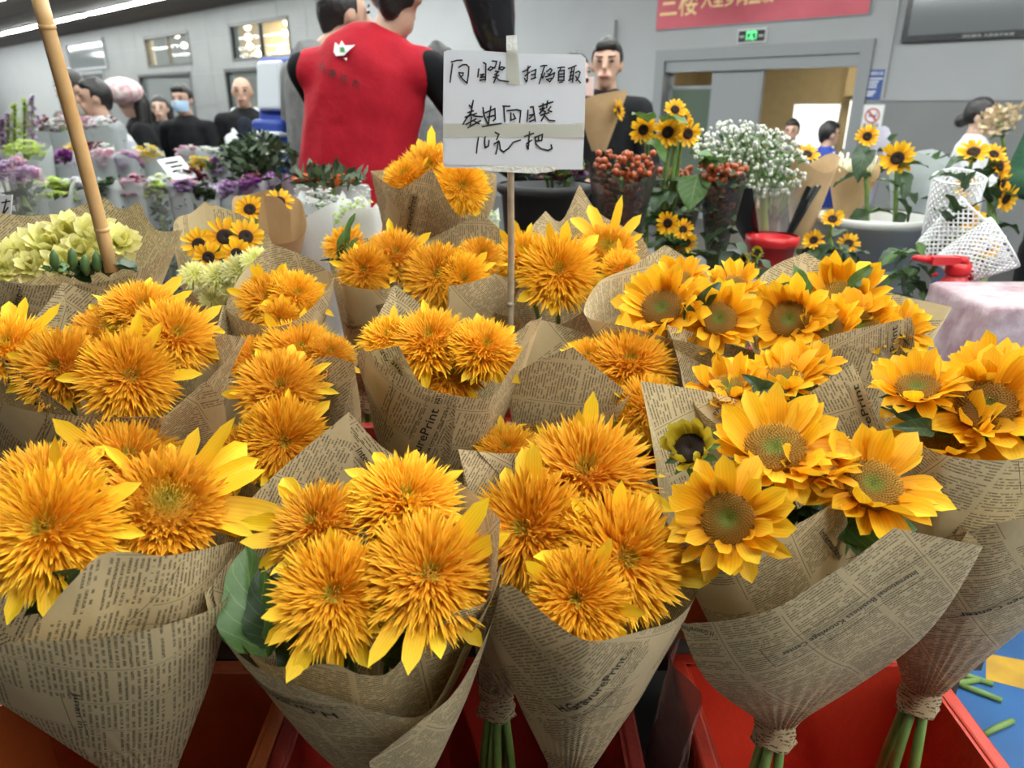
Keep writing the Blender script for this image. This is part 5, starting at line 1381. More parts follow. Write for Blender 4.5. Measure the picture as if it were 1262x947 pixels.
# ------------------------------------------------------------------ benches under the stall flowers
bench('dark bench carrying the nearest rows of sleeved flower bunches', -2.3, -0.74, 1.98, 2.85, 0.66)
bench('short dark bench carrying the white paper wrapped bunches', -0.72, -0.02, 2.03, 2.46, 0.66)
bench('dark bench carrying the second row of sleeved flower bunches', -2.9, -1.02, 2.88, 3.62, 0.80)
bench('dark bench at the far left carrying the back row of sleeved flower bunches', -4.2, -1.6, 3.7, 4.4, 0.88)
bench('grey bench carrying the red bucket and the berry bouquets', 0.0, 1.10, 2.02, 2.9, 0.85, 'bench_grey')
for (px, py, h_, Y, lab, bl, tissue) in ((1000, 200, 0.30, 2.6, 'brown paper bouquet with one orange sunflower, right of the tiny white flowers', 'K', 'kraft'), (1052, 212, 0.22, 2.75, 'brown and lilac wrapped bunch of dried grasses behind the barrel', 'dry', 'kraft')):
    c = at(px, py, Y); t = thing('wrapped_bouquet', lab, 'bouquet', (c.x, c.y, c.z - h_ - .02)); w = .09
    rows = [[Vector((c.x + w * (.25 + .75 * k) * math.cos(a), c.y + w * (.25 + .75 * k) * math.sin(a), c.z - h_ + h_ * k + (.03 * math.sin(a * 2 + 1) if k == 1 else 0))) for a in [2 * math.pi * i / 18 for i in range(18)]] for k in (0, .3, .6, 1)]
    MB().quad_grid(rows, closed=True).build('wrapping', tissue, t)
    if bl == 'K':
        head(t, 'K', at(995, 190, Y), .045, Vector((0, -.7, .8)))
    else:
        mb = MB(); rnd = random.Random(3)
        for i in range(90):
            p = c + Vector((rnd.uniform(-.06, .06), rnd.uniform(-.06, .06), -.02)); mb.tube([p, p + Vector((rnd.uniform(-.03, .03), 0, rnd.uniform(.03, .09)))], [.002, .004], 4)
        o = mb.build('grasses', 'bloom_cream', t); o['kind'] = 'stuff'
    MB().tube([Vector((c.x, c.y, c.z - h_ - .02)), c - Vector((0, 0, .02))], .01, 7).build('stem_bundle', 'stem_green', t)
def loose(label, heads, Y, z, leaves, foot, name='sunflower_bunch', typ='K'):
    b = at(foot[0], foot[1], Y); t = thing(name, label, 'flower bunch', (b.x, b.y, z))
    for (x, y, r, a, bb) in heads: tall_sunflower(t, x, y, r, Y, (foot[0] + (x - foot[0]) * .3, foot[1], 0), a, bb, typ)
    for (x, y, x2, y2, w_) in leaves: leaf(t, at(x, y, Y), at(x2, y2, Y - .05), w_, True)
    MB().tube([at(foot[0], foot[1], Y), Vector((b.x, b.y, z))], .014, 7).build('stem_bundle', 'stem_green', t)
loose('three drooping dark sunflowers low on the bench, right of the berry bouquet', [(823, 275, 16, -.4, -.1), (842, 283, 14, .3, .1), (846, 299, 15, .2, -.3)], 2.10, .85, [(870, 300, 905, 280, .9), (900, 300, 935, 330, .8), (880, 330, 850, 310, .8), (905, 310, 890, 345, .9), (930, 320, 960, 345, .6)], (850, 350))
loose('three small dark sunflowers standing left of the white barrel', [(1026, 270, 15, 0, .9), (1003, 296, 14, -.4, .5), (1046, 300, 15, .3, .5)], 2.2, .85, [(1030, 300, 1050, 325, .8), (1020, 300, 1000, 330, .8), (1040, 310, 1060, 340, .7)], (1028, 345))
b = at(1000, 310, 1.9)
loose('green unopened bud on a stem with a yellow bloom, below the red bucket', [(918, 320, 10, -.3, .2), (933, 312, 12, 0, .5)], 2.06, .85, [(950, 330, 985, 345, .5), (940, 335, 925, 355, .6)], (960, 360), typ='G')
# foam net sleeves with sunflowers
def net(label, p0, p1, r0, r1, Y, seed, flowers):
    a, b = at(p0[0], p0[1], Y), at(p1[0], p1[1], Y - .05); m = mpp(p0[0], p0[1], Y); r0, r1 = r0 * m, r1 * m
    t = thing('foam_net_sleeve', label, 'foam sleeve', (a.x, a.y, a.z - .05), 'white foam net sleeves')
    ax = (b - a).normalized(); u = ax.cross(Vector((0, 1, 0.2))).normalized(); v = ax.cross(u)
    nc, nr = 26, 20; mb = MB()
    def pt(i, j):
        k = j / nr; rr = r0 + (r1 - r0) * k ** .7; q = 2 * math.pi * (i + .5 * (j % 2)) / nc
        return a.lerp(b, k) + (u * math.cos(q) + v * math.sin(q)) * rr * (1 + .05 * math.sin(3 * q + seed))
    for j in range(nr):
        for i in range(nc):
            for di in ((0, 1) if j % 2 else (-1, 0)):
                mb.tube([pt(i, j), pt(i + di, j + 1)], .0026, 4, False)
    for j in (0, nr): mb.tube([pt(i, j) for i in range(nc + 1)], .003, 4, False)
    o = mb.build('foam_net', 'net_foam', t)
    for (x, y, r, aa, bb_) in flowers:
        tall_sunflower(t, x, y, r, Y, (p0[0], p0[1] - 2, 0), aa, bb_, nleaf=2)
    MB().tube([a - Vector((0, 0, .05)), a.lerp(b, .6)], [.008, .006], 7).build('stem', 'stem_green', t)
    return t
n1 = net('upright foam net sleeve at the top of the sunflower pile', (1160, 300), (1182, 218), 22, 27, 2.35, 1, [(1192, 232, 16, .2, .6)])
n2 = net('foam net sleeve with an orange sunflower, opening toward the upper right', (1150, 318), (1212, 268), 26, 34, 2.25, 2, [(1192, 268, 20, -.3, .5)])
n3 = net('lowest foam net sleeve, lying toward the right', (1165, 335), (1238, 300), 20, 33, 2.15, 3, [(1215, 305, 16, .3, .2)])
for nn, ls in ((n1, ((1190, 235, 1205, 205), (1185, 225, 1150, 205))), (n2, ((1180, 280, 1165, 240), (1185, 275, 1205, 240), (1170, 280, 1160, 250)))):
    for (x, y, x2, y2) in ls: leaf(nn, at(x, y, 2.2), at(x2, y2, 2.18), .7, True)
loose('sunflower wreath of several heads seen edge-on at the right, above the net sleeves', [(1200, 187, 20, 0, 1.2), (1232, 205, 18, .9, .3), (1240, 245, 18, .9, -.2), (1225, 190, 16, .5, .9), (1236, 225, 18, 1.2, 0)], 2.5, .0, [(1215, 215, 1240, 195, .9), (1200, 200, 1165, 195, .6), (1215, 230, 1235, 260, .9), (1210, 220, 1190, 200, .8), (1220, 250, 1225, 225, .9)], (1215, 330))
t = thing('leaf_pile', 'heap of dark green leaves spilling beside the white barrel', 'leaves', at(1120, 372, 2.3))
for i in range(26):
    x, y = RB.uniform(1100, 1150), RB.uniform(295, 362); p = at(x, y, RB.uniform(2.15, 2.35)); leaf(t, p, p + Vector((RB.uniform(-.09, .09), RB.uniform(-.06, .02), RB.uniform(-.08, .03))), .9, RB.random() < .5)
# spray bottle
Y = 2.08; c = at(1165, 400, Y); m = mpp(1165, 340, Y)
t = thing('spray_bottle', 'red trigger spray bottle behind the pink draped table', 'spray bottle', c)
hN = at(1165, 338, Y).z
MB().lathe([(.001, c.z), (.06, c.z), (.065, c.z + .02), (.062, hN - .06), (.03, hN - .01), (.026, hN)], (c.x, c.y, 0), 22).build('bottle_body', 'red_plastic', t)
MB().lathe([(.032, hN), (.034, hN + .005), (.034, hN + .03), (.026, hN + .035)], (c.x, c.y, 0), 18).build('collar', 'red_plastic', t)
p1, p2, p3, p4 = at(1128, 318, Y), at(1150, 321, Y), at(1180, 320, Y), at(1196, 345, Y)
MB().box((p2.x - .01, c.y - .018, hN + .03), (p3.x, c.y + .018, p2.z + .012)).build('spray_head', 'red_plastic', t, False)
MB().tube([p3 + Vector((-.01, 0, 0)), p3 + Vector((.02, 0, -.004)), p4 + Vector((-.004, 0, .02)), p4], [.014, .014, .011, .008], 8).build('handle', 'red_plastic', t)
MB().tube([p1 - Vector((.01, 0, 0)), p1, p2], [.003, .009, .012], 10).build('nozzle', 'red_plastic', t)
MB().tube([at(1160, 345, Y) + Vector((-.02, -.01, .02)), at(1148, 340, Y)], [.006, .004], 6).build('trigger', 'red_plastic', t)
# pink table
Y0 = 1.78; A = at(1150, 352, 1.95); zt_ = A.z
t = thing('draped_table', 'table under a glossy pink patterned cloth, at the right edge', 'table', (A.x + .5, 2.0, 0))
x0, x1, y0, y1 = A.x + .02, A.x + 1.1, 1.72, 2.0
n_ = 60; per = []
cor = [(x0, y1), (x0, y0), (x1, y0), (x1, y1)]
for k in range(4):
    a, b = cor[k], cor[(k + 1) % 4]
    for i in range(24): per.append((a[0] + (b[0] - a[0]) * i / 24, a[1] + (b[1] - a[1]) * i / 24))
rows = []
cx_, cy_ = (x0 + x1) / 2, (y0 + y1) / 2
for j, (sc, dz) in enumerate(((0.02, 0), (.5, 0), (.97, 0), (1.0, -.008), (1.0, -.03), (1.02, -.10), (1.03, -.17), (1.035, -.215))):
    row = []
    for i, (x, y) in enumerate(per):
        q = 1 + (.014 * math.sin(i * .9) + .008 * math.sin(i * 2.3)) * max(0, j - 3) / 4
        row.append(Vector((cx_ + (x - cx_) * sc * q, cy_ + (y - cy_) * sc * q, zt_ + dz + (.006 * math.sin(i * 1.3) if j == 7 else 0))))
    rows.append(row)
MB().quad_grid(rows, closed=True).build('tablecloth', 'pink_cloth', t)
MB().box((x0 + .02, y0 + .02, zt_ - .03), (x1 - .02, y1 - .02, zt_ - .004)).build('tabletop', 'stand_wood', t, False)
for x in (x0 + .05, x1 - .1):
    for y in (y0 + .04, y1 - .09): MB().box((x, y, 0), (x + .05, y + .05, zt_ - .03)).build('leg', 'stand_wood', t, False)
for k, (lab, dx, dy, ang, m_) in enumerate((('black covered magazine at the bottom of the stack on the pink table', .42, .13, .15, 'bezel_black'), ('glossy picture magazine at the top of the stack on the pink table', .50, .10, -.1, 'magazine_art'))):
    M_ = Matrix.Translation((x0 + dx, y0 + dy, zt_ + .001 + .013 * k)) @ Matrix.Rotation(ang, 4, 'Z')
    t = thing('magazine', lab, 'magazine', M_.translation, 'magazines on the pink table')
    MB().box((-.19, -.085, 0), (.19, .085, .009), M=M_).build('pages', 'poster_white', t, False)
    MB().box((-.195, -.09, .009), (.195, .09, .012), M=M_).build('cover', m_, t, False)

# ------------------------------------------------------------------ handwritten sign on a bamboo stick
YS = 1.40
def card_pt(px, py): return at(px, py, YS)
sg = thing('price_sign', 'white handwritten card taped to a bamboo stick among the sunflowers', 'sign', at(630, 405, YS + .006) - Vector((0, 0, .35)))
out = [(547, 64), (552, 61.5), (600, 63), (640, 66), (716, 67), (722, 72), (721, 140), (718, 209), (640, 209), (548, 206.5), (546, 200), (546, 130)]
mb = MB(); fr_ = [card_pt(*q) for q in out]; bk = [p + Vector((0, .004, 0)) for p in fr_]
n_ = len(out); mb.v = [tuple(p) for p in fr_ + bk]; mb.f = [tuple(range(n_)), tuple(reversed(range(n_, 2 * n_)))] + [(i, i + n_, (i + 1) % n_ + n_, (i + 1) % n_) for i in range(n_)]; mb.mi = [0] * len(mb.f)
card = mb.build('card', 'card_white', sg, False)
# second sheet stuck on the lower part
def flat(px_pts, dy, m_, nm, par):
    mb = MB(); P = [at(x, y, YS + dy) for x, y in px_pts]; mb.v = [tuple(p) for p in P] + [tuple(p + Vector((0, .0004, 0))) for p in P]; k = len(P)
    mb.f = [tuple(range(k)), tuple(reversed(range(k, 2 * k)))] + [(i, i + k, (i + 1) % k + k, (i + 1) % k) for i in range(k)]; mb.mi = [0] * len(mb.f)
    o = mb.build(nm, m_, sg, False)
    return o
flat([(547, 109), (691, 110), (691.5, 160), (690, 200), (684, 205), (548, 203)], -.0010, 'card_white', 'lower_sheet', card)
flat([(546, 152), (600, 152.5), (690, 153), (720, 151), (720, 169), (690, 170), (600, 169), (546, 170)], -.0018, 'tape_film', 'tape', card)
flat([(624, 62), (638, 62), (641, 104), (625, 104)], -.0018, 'tape_film', 'tape', card)
flat([(624, 44), (637, 43), (638, 62), (624, 62)], -.0085, 'clear_tape', 'tape', card)
flat([(584, 206), (606, 203), (684, 206), (684, 211), (660, 214), (600, 211)], -.0006, 'clear_tape', 'tape', card)
MB().tube([at(630, 47, YS + .008), at(629.5, 230, YS + .008), at(630, 300, YS + .008), at(629, 405, YS + .008), at(628, 500, YS + .008)], .0068, 12).build('stick', 'bamboo_grey', sg)
MB().tube([at(629, 372, YS + .008), at(629, 375, YS + .008), at(629, 378, YS + .008)], [.0068, .0078, .0068], 12).build('stick_joint', 'bamboo_grey', sg)
def strokes(sets, ox, oy, sx, sy, w, Y, par, root, m_='marker', nm='handwriting'):
    """pen strokes: polylines in crop pixels -> ribbon on the card"""
    mb = MB()
    for line in sets:
        pts = [(ox + x / sx, oy + y / sy) for x, y in line]
        P = [at(x, y, Y) for x, y in pts]
        for i in range(len(P) - 1):
            d = P[i + 1] - P[i]
            if d.length < 1e-6: continue
            u = Vector((d.x, 0, d.z)).normalized(); q = Vector((-u.z, 0, u.x)) * w * .5; e = u * w * .4
            b = len(mb.v); mb.v += [tuple(P[i] - e + q), tuple(P[i] - e - q), tuple(P[i + 1] + e - q), tuple(P[i + 1] + e + q)]
            mb.f.append((b, b + 1, b + 2, b + 3)); mb.mi.append(0)
    o = mb.build(nm, m_, root, False); o.parent = par if par else root
    return o
S1 = [[(205, 460), (290, 435), (370, 432)], [(222, 490), (205, 620), (185, 775)], [(320, 545), (375, 505), (440, 500), (478, 540), (470, 660), (450, 790), (390, 735), (350, 690)], [(325, 625), (335, 660), (350, 690), (385, 665), (390, 630), (340, 630)],
      [(633, 570), (615, 690)], [(705, 470), (742, 490), (740, 600), (735, 740)], [(655, 660), (710, 650), (660, 700), (735, 690)], [(650, 745), (735, 725)],
      [(840, 445), (910, 450), (890, 530), (810, 590), (775, 575), (815, 535), (880, 555)], [(965, 460), (945, 570), (1000, 580), (1035, 550), (990, 535), (945, 560)], [(890, 605), (940, 610), (880, 660)], [(860, 700), (940, 670)], [(915, 640), (890, 720), (865, 780)], [(905, 700), (950, 745), (1020, 755), (1095, 765)]]
strokes(S1, 540, 40, 12.62, 12.62, .0026, YS - .0025, card, sg)
S2 = [[(180, 360), (240, 335), (300, 275)], [(265, 270), (255, 380), (250, 490), (235, 515), (205, 460)], [(215, 425), (290, 365)], [(310, 355), (385, 325), (375, 400), (365, 460)], [(315, 410), (370, 395)], [(310, 475), (385, 450)],
      [(460, 275), (505, 262), (555, 262)], [(520, 265), (480, 400), (435, 545)], [(470, 400), (490, 460), (520, 380)], [(550, 360), (610, 310), (635, 330), (600, 400), (570, 395)], [(530, 440), (600, 420), (675, 375), (660, 440), (600, 515), (550, 480), (630, 460)],
      [(725, 300), (780, 290), (830, 290)], [(775, 295), (750, 350)], [(740, 350), (735, 500)], [(745, 350), (825, 335), (820, 500)], [(745, 400), (820, 390)], [(745, 440), (820, 435)], [(735, 495), (820, 490)], [(750, 525), (800, 515)],
      [(890, 310), (950, 290), (1010, 262)], [(945, 300), (925, 420), (905, 495)], [(985, 275), (965, 400), (955, 520)], [(920, 370), (975, 350)], [(915, 430), (970, 410)], [(895, 495), (965, 460)], [(1000, 375), (1050, 350), (1072, 370), (1050, 440), (1010, 500)], [(1005, 430), (1040, 490), (1078, 530)]]
strokes(S2, 630, 60, 12.62, 12.62, .0024, YS - .0025, card, sg)
S3 = [[(165, 180), (190, 205), (210, 125)], [(150, 260), (210, 240)], [(205, 150), (185, 260), (130, 330), (95, 390)], [(120, 310), (245, 270)], [(185, 280), (230, 300), (310, 305)], [(190, 310), (175, 400)], [(130, 390), (240, 330)], [(215, 350), (275, 385)], [(150, 430), (200, 400), (290, 350)],
      [(318, 205), (330, 290), (370, 385)], [(405, 190), (390, 290), (380, 385)], [(345, 260), (450, 215), (455, 330), (430, 350)], [(365, 310), (450, 290)], [(310, 415), (420, 395), (520, 380)],
      [(540, 188), (615, 190)], [(550, 200), (560, 360)], [(585, 240), (690, 228), (738, 240), (725, 370)], [(628, 265), (628, 345), (680, 325), (655, 275)],
      [(818, 235), (808, 355)], [(845, 200), (875, 195), (885, 260), (900, 355)], [(835, 290), (880, 280), (830, 330)], [(835, 360), (885, 340)],
      [(940, 195), (1020, 165), (1095, 140)], [(985, 160), (980, 220)], [(1035, 130), (1025, 205)], [(950, 225), (1000, 210), (945, 270)], [(985, 240), (1010, 250)], [(1070, 195), (1040, 235), (1080, 250)], [(960, 290), (1050, 260)], [(1010, 250), (990, 310), (965, 350)], [(1000, 290), (1050, 345), (1115, 352)],
      [(268, 535), (255, 620), (245, 710)], [(342, 530), (335, 600), (345, 650), (378, 630), (385, 570)], [(455, 480), (495, 500), (470, 560)], [(440, 610), (495, 575)], [(485, 590), (475, 660), (460, 720)], [(500, 590), (510, 670), (545, 695), (600, 660), (645, 600)], [(652, 590), (735, 565)],
      [(780, 525), (880, 490)], [(835, 475), (825, 600), (820, 665), (805, 630)], [(800, 610), (860, 565)], [(900, 535), (980, 500), (970, 570), (905, 575)], [(935, 520), (935, 570)], [(895, 530), (905, 610), (960, 660), (1040, 680), (1085, 660), (1075, 620)]]
strokes(S3, 560, 110, 9.014, 9.014, .0027, YS - .0025, card, sg)
# tall tilted bamboo pole with its own sign out of view
pl = thing('bamboo_pole', 'long bare bamboo pole leaning up out of the lilies', 'pole', at(133, 322, 1.25) - Vector((0, 0, .1)))
P = [at(138, 335, 1.25), at(127, 290, 1.25), at(120, 262, 1.245), at(100, 185, 1.23), at(78, 105, 1.21), at(58, 33, 1.195), at(45, -15, 1.185)]
MB().tube(P, .0112, 14).build('cane', 'bamboo', pl)
for (x, y, Y_) in ((125.5, 283, 1.249), (58, 33, 1.195)):
    p = at(x, y, Y_); d = (P[0] - P[-1]).normalized(); MB().tube([p - d * .004, p, p + d * .004], [.0112, .0126, .0112], 14).build('cane_joint', 'bamboo', pl)
t = thing('small_sign', 'small handwritten card at the left edge beside the lilies', 'sign', at(4, 300, 1.55))
mb = MB(); P = [at(-14, 243, 1.55), at(15, 240, 1.55), at(12, 275, 1.55), at(-14, 278, 1.55)]; mb.v = [tuple(p) for p in P] + [tuple(p + Vector((0, .003, 0))) for p in P]
mb.f = [(0, 1, 2, 3), (7, 6, 5, 4), (0, 4, 5, 1), (1, 5, 6, 2), (2, 6, 7, 3), (3, 7, 4, 0)]; mb.mi = [0] * 6
cd_ = mb.build('card', 'card_white', t, False)
strokes([[(2, 250), (12, 248)], [(8, 246), (4, 262)], [(3, 262), (12, 270)], [(1, 268), (10, 256)]], 0, 0, 1, 1, .003, 1.548, cd_, t)
MB().tube([at(2, 278, 1.552), at(4, 300, 1.555)], .005, 8).build('stick', 'bamboo', t)
# tilted price card on the left stall
t = thing('price_card', 'white scribbled price card leaning among the sleeved bunches', 'sign', at(222, 222, 2.98))
P = [at(193, 197, 3.0), at(222, 192, 3.05), at(244, 219, 2.96), at(212, 222, 2.92)]
mb = MB(); mb.v = [tuple(p) for p in P] + [tuple(p + Vector((0, .006, -.004))) for p in P]; mb.f = [(0, 1, 2, 3), (7, 6, 5, 4), (0, 4, 5, 1), (1, 5, 6, 2), (2, 6, 7, 3), (3, 7, 4, 0)]; mb.mi = [0] * 6
mb.build('card', 'poster_white', t, False)
mb = MB()
for (a, b) in (((.2, .25), (.75, .25)), ((.3, .45), (.8, .42)), ((.25, .65), (.6, .62)), ((.68, .6), (.8, .75))):
    def pp(u, v): return (P[0] * (1 - u) + P[1] * u) * (1 - v) + (P[3] * (1 - u) + P[2] * u) * v + Vector((0, -.003, .003))
    mb.tube([pp(*a), pp(*b)], .003, 4)
mb.build('handwriting', 'marker', t)
# black plastic wrapped bundle hanging in front of the wall
Y = 2.6
t = thing('black_bundle', 'glossy black plastic wrapped bundle hanging above the handwritten sign', 'bundle', at(608, 75, Y))
prof = [(568, 640, -70), (566, 636, -30), (570, 634, 0), (577, 634, 20), (584, 635, 40), (592, 634, 58), (606, 630, 70)]
rows = []
for (xa, xb, y) in prof:
    a, b = at(xa, y, Y), at(xb, y, Y); c = (a + b) / 2; w = (b - a).length / 2
    rows.append([c + Vector((math.cos(q) * w * (1 + .04 * math.sin(5 * q + y * .1)), math.sin(q) * w * .7, 0)) for q in [2 * math.pi * i / 22 for i in range(22)]])
MB().quad_grid(rows, closed=True).build('plastic_wrap', 'black_plastic', t)
MB().tube([at(604, -70, Y), Vector((at(604, -70, Y).x, Y, CEIL - .001))], .006, 6).build('hanging_cord', 'black_matte', t)
a, b = at(618, 70, Y), at(606, 60, Y); MB().ball((at(610, 70, Y)), (.035, .03, .02), 10, 6).build('tied_end', 'black_plastic', t)

# ------------------------------------------------------------------ things on the wall
def wall_plate(nm, label, cat, rect, d, m_, m_frame=None, f=.0):
    t = thing(nm, label, cat, wp((rect[0] + rect[1]) / 2, rect[2], .0))
    if m_frame: wpart('frame', m_frame, t, [(rect[0], rect[1], rect[2], rect[3], .0, d)]); wpart('face', m_, t, [(rect[0] + f, rect[1] - f, rect[2] + f, rect[3] - f, d, d + .006)])
    else: wpart('panel', m_, t, [(*rect, .0, d)])
    return t
def wall_text(t, txt, rect, off, m_, bold=.01, fit=True, nm='lettering'):
    vs, fs, wd = text_verts(txt, bold); h = rect[3] - rect[2]; mb = MB()
    for (x, y) in vs: mb.v.append(tuple(wp(rect[1] - (rect[1] - rect[0]) * x / wd, rect[2] + h * y / .75, off)))
    mb.f = list(fs); mb.mi = [0] * len(fs); return mb.build(nm, m_, t, False)
a = wrect(810, 38, 1071, 18); b = wsz(810, 36)
zb0 = (wsz(810, 38)[1] + wsz(1071, 19)[1]) / 2
bn = (a[0], a[1], zb0, zb0 + .62)
t = wall_plate('banner', 'long red hanging banner with gold characters above the grey door', 'banner', bn, .03, 'banner_red', 'frame_grey', .012)
r1 = wrect(812, 16, 862, -8); r1z = zb0 + .16
wall_text(t, '三楼', (wsz(862, 10)[0], wsz(815, 10)[0], zb0 + .17, zb0 + .42), .045, 'banner_gold')
wall_text(t, '入室多肉盆栽', (wsz(955, 5)[0], wsz(866, 5)[0], zb0 + .22, zb0 + .38), .045, 'banner_gold')
wpart('lettering', 'poster_white', t, [(wsz(995, 5)[0], wsz(965, 5)[0], zb0 + .27, zb0 + .30, .036, .045)])
r = wrect(911, 36, 946, 53)
t = wall_plate('exit_sign', 'small dark exit sign with a glowing green running figure, over the door', 'sign', r, .04, 'black_matte', 'poster_white', .012)
cx = (r[0] + r[1]) / 2; h = r[3] - r[2]
wpart('lit_doorway', 'exit_green', t, [(cx - h * .42, cx + h * .42, r[2] + h * .70, r[3] - h * .16, .047, .050), (cx - h * .42, cx - h * .34, r[2] + h * .2, r[3] - h * .16, .047, .050), (cx + h * .34, cx + h * .42, r[2] + h * .2, r[3] - h * .16, .047, .050)])
wpart('running_figure', 'exit_green', t, [(cx - h * .06, cx + h * .08, r[2] + h * .55, r[2] + h * .68, .047, .050), (cx - h * .12, cx + h * .12, r[2] + h * .36, r[2] + h * .52, .047, .050), (cx - h * .22, cx - h * .04, r[2] + h * .2, r[2] + h * .34, .047, .050), (cx + h * .04, cx + h * .24, r[2] + h * .24, r[2] + h * .34, .047, .050)])
wpart('arrow', 'arrow_grey', t, [(r[0] + .03, cx - h * .6, r[2] + h * .4, r[2] + h * .55, .047, .050), (cx + h * .6, r[1] - .03, r[2] + h * .4, r[2] + h * .55, .047, .050)])
sa, za = wsz(1112, 53); sb2, zb2 = wsz(1262, 46); zt2 = (za + zb2) / 2
tv = (sb2 - .35, sa, zt2, zt2 + .72)
t = wall_plate('television', 'large black framed wall screen in the upper right corner', 'screen', tv, .07, 'screen_grey', 'bezel_black', .06)
wall_text(t, '便民服务 大屏显示系统', (tv[0] + .42, tv[0] + .85, tv[2] + .016, tv[2] + .038), .074, 'arrow_grey', .0)
wpart('wall_bracket', 'frame_grey', t, [(tv[0] + .5, tv[0] + .9, tv[2] + .2, tv[2] + .5, -.001, .03)])
r = wrect(1061, 86, 1090, 123)
t = wall_plate('poster', 'blue notice poster with white lines, right of the grey door', 'poster', r, .012, 'poster_blue')
h = r[3] - r[2]; w_ = r[1] - r[0]
wall_text(t, '市场管理公告', (r[0] + w_ * .12, r[1] - w_ * .12, r[2] + h * .83, r[2] + h * .92), .0135, 'poster_white')
for k, (u0, u1, v) in enumerate(((.1, .9, .68), (.25, .75, .58), (.3, .7, .49), (.3, .7, .40), (.08, .7, .26), (.08, .65, .19), (.08, .6, .12))):
    wpart('printed_line', 'poster_white', t, [(r[1] - w_ * u1, r[1] - w_ * u0, r[2] + h * v, r[2] + h * (v + .04), .012, .0135)])
r = wrect(1063, 129, 1089, 160)
t = wall_plate('no_smoking_sign', 'white no smoking sign with a red ring, below the blue poster', 'sign', r, .030, 'poster_white')
cx, w_, h = (r[0] + r[1]) / 2, r[1] - r[0], r[3] - r[2]; cz = r[3] - w_ * .52; R = w_ * .36
mb = MB(); mb.quad_grid([[wp(cx + math.cos(q) * R * k, cz + math.sin(q) * R * k, .0320) for q in [2 * math.pi * i / 28 for i in range(28)]] for k in (1, .8)], closed=True); mb.build('prohibition_ring', 'sign_red', t, False)
mb = MB(); d = R * .62; e = R * .09; mb.v = [tuple(wp(cx + d + e, cz + d - e, .0330)), tuple(wp(cx + d - e, cz + d + e, .0330)), tuple(wp(cx - d - e, cz - d + e, .0330)), tuple(wp(cx - d + e, cz - d - e, .0330))]; mb.f = [(0, 1, 2, 3)]; mb.mi = [0]; mb.build('prohibition_bar', 'sign_red', t, False)
wpart('cigarette', 'ink', t, [(cx - R * .55, cx + R * .5, cz - R * .12, cz + R * .08, .030, .0315)])
wpart('smoke_mark', 'ink', t, [(cx - R * .55, cx - R * .45, cz + R * .12, cz + R * .45, .030, .0315)])
wall_text(t, '禁止吸烟', (cx - w_ * .36, cx + w_ * .36, r[2] + h * .10, r[2] + h * .24), .0320, 'ink')
# ------------------------------------------------------------------ people
from mathutils.bvhtree import BVHTree
mat('skin', (0.52, 0.32, 0.23), 0.5, c2=(0.48, 0.28, 0.20), scale=12)
mat('skin_pale', (0.62, 0.42, 0.33), 0.5, c2=(0.58, 0.37, 0.28), scale=12)
mat('hair_black', (0.012, 0.010, 0.010), 0.45, bump=0.6, bscale=60)
mat('lips', (0.36, 0.13, 0.11), 0.5)
mat('eye_dark', (0.015, 0.010, 0.010), 0.2)
mat('cloth_black', (0.012, 0.012, 0.014), 0.75, var=0.3, scale=20, bump=0.5, bscale=14, spec=0.15)
mat('cloth_navy', (0.018, 0.022, 0.035), 0.75, var=0.3, scale=20, bump=0.5, bscale=14, spec=0.15)
mat('cloth_red', (0.46, 0.014, 0.028), 0.7, c2=(0.36, 0.010, 0.022), scale=7, bump=1.0, bscale=11, spec=0.15)
mat('cloth_grey', (0.20, 0.20, 0.20), 0.75, var=0.3, scale=20, bump=0.5, bscale=14, spec=0.15)
mat('cloth_white', (0.74, 0.75, 0.76), 0.75, var=0.08, scale=10, bump=0.6, bscale=14, spec=0.15)
mat('cloth_olive', (0.20, 0.19, 0.16), 0.8, var=0.3, scale=20, bump=0.5, bscale=14, spec=0.15)
mat('cloth_green', (0.02, 0.07, 0.035), 0.8, var=0.3, scale=40, bump=0.7, bscale=50, spec=0.15)
mat('cloth_blue', (0.03, 0.06, 0.30), 0.6, var=0.3, scale=9, spec=0.15)
mat('cloth_wine', (0.16, 0.02, 0.03), 0.7, var=0.3, scale=20, spec=0.15)
mat('denim', (0.05, 0.07, 0.12), 0.8, var=0.25, scale=30)
mat('mask_blue', (0.42, 0.60, 0.80), 0.6)
mat('pattern_scarf', (0.55, 0.25, 0.28), 0.7, c2=(0.75, 0.72, 0.70), scale=30)
mat('pack_blue', (0.02, 0.06, 0.36), 0.5, var=0.15, scale=9, bump=0.3, bscale=20)
mat('pack_white', (0.66, 0.70, 0.76), 0.5)
m_, b_, n_m = new_mat('cloth_stripe')
tc_ = n_m.n('ShaderNodeTexCoord'); wv = n_m.n('ShaderNodeTexWave'); wv.inputs['Scale'].default_value = 9; wv.bands_direction = 'X'; wv.inputs['Distortion'].default_value = 1.5
n_m.l(tc_.outputs['Object'], wv.inputs['Vector']); n_m.l(n_m.ramp(wv.outputs['Fac'], [(0.3, (0.30, 0.31, 0.36)), (0.7, (0.52, 0.50, 0.50))]), b_.inputs['Base Color']); b_.inputs['Roughness'].default_value = 0.8

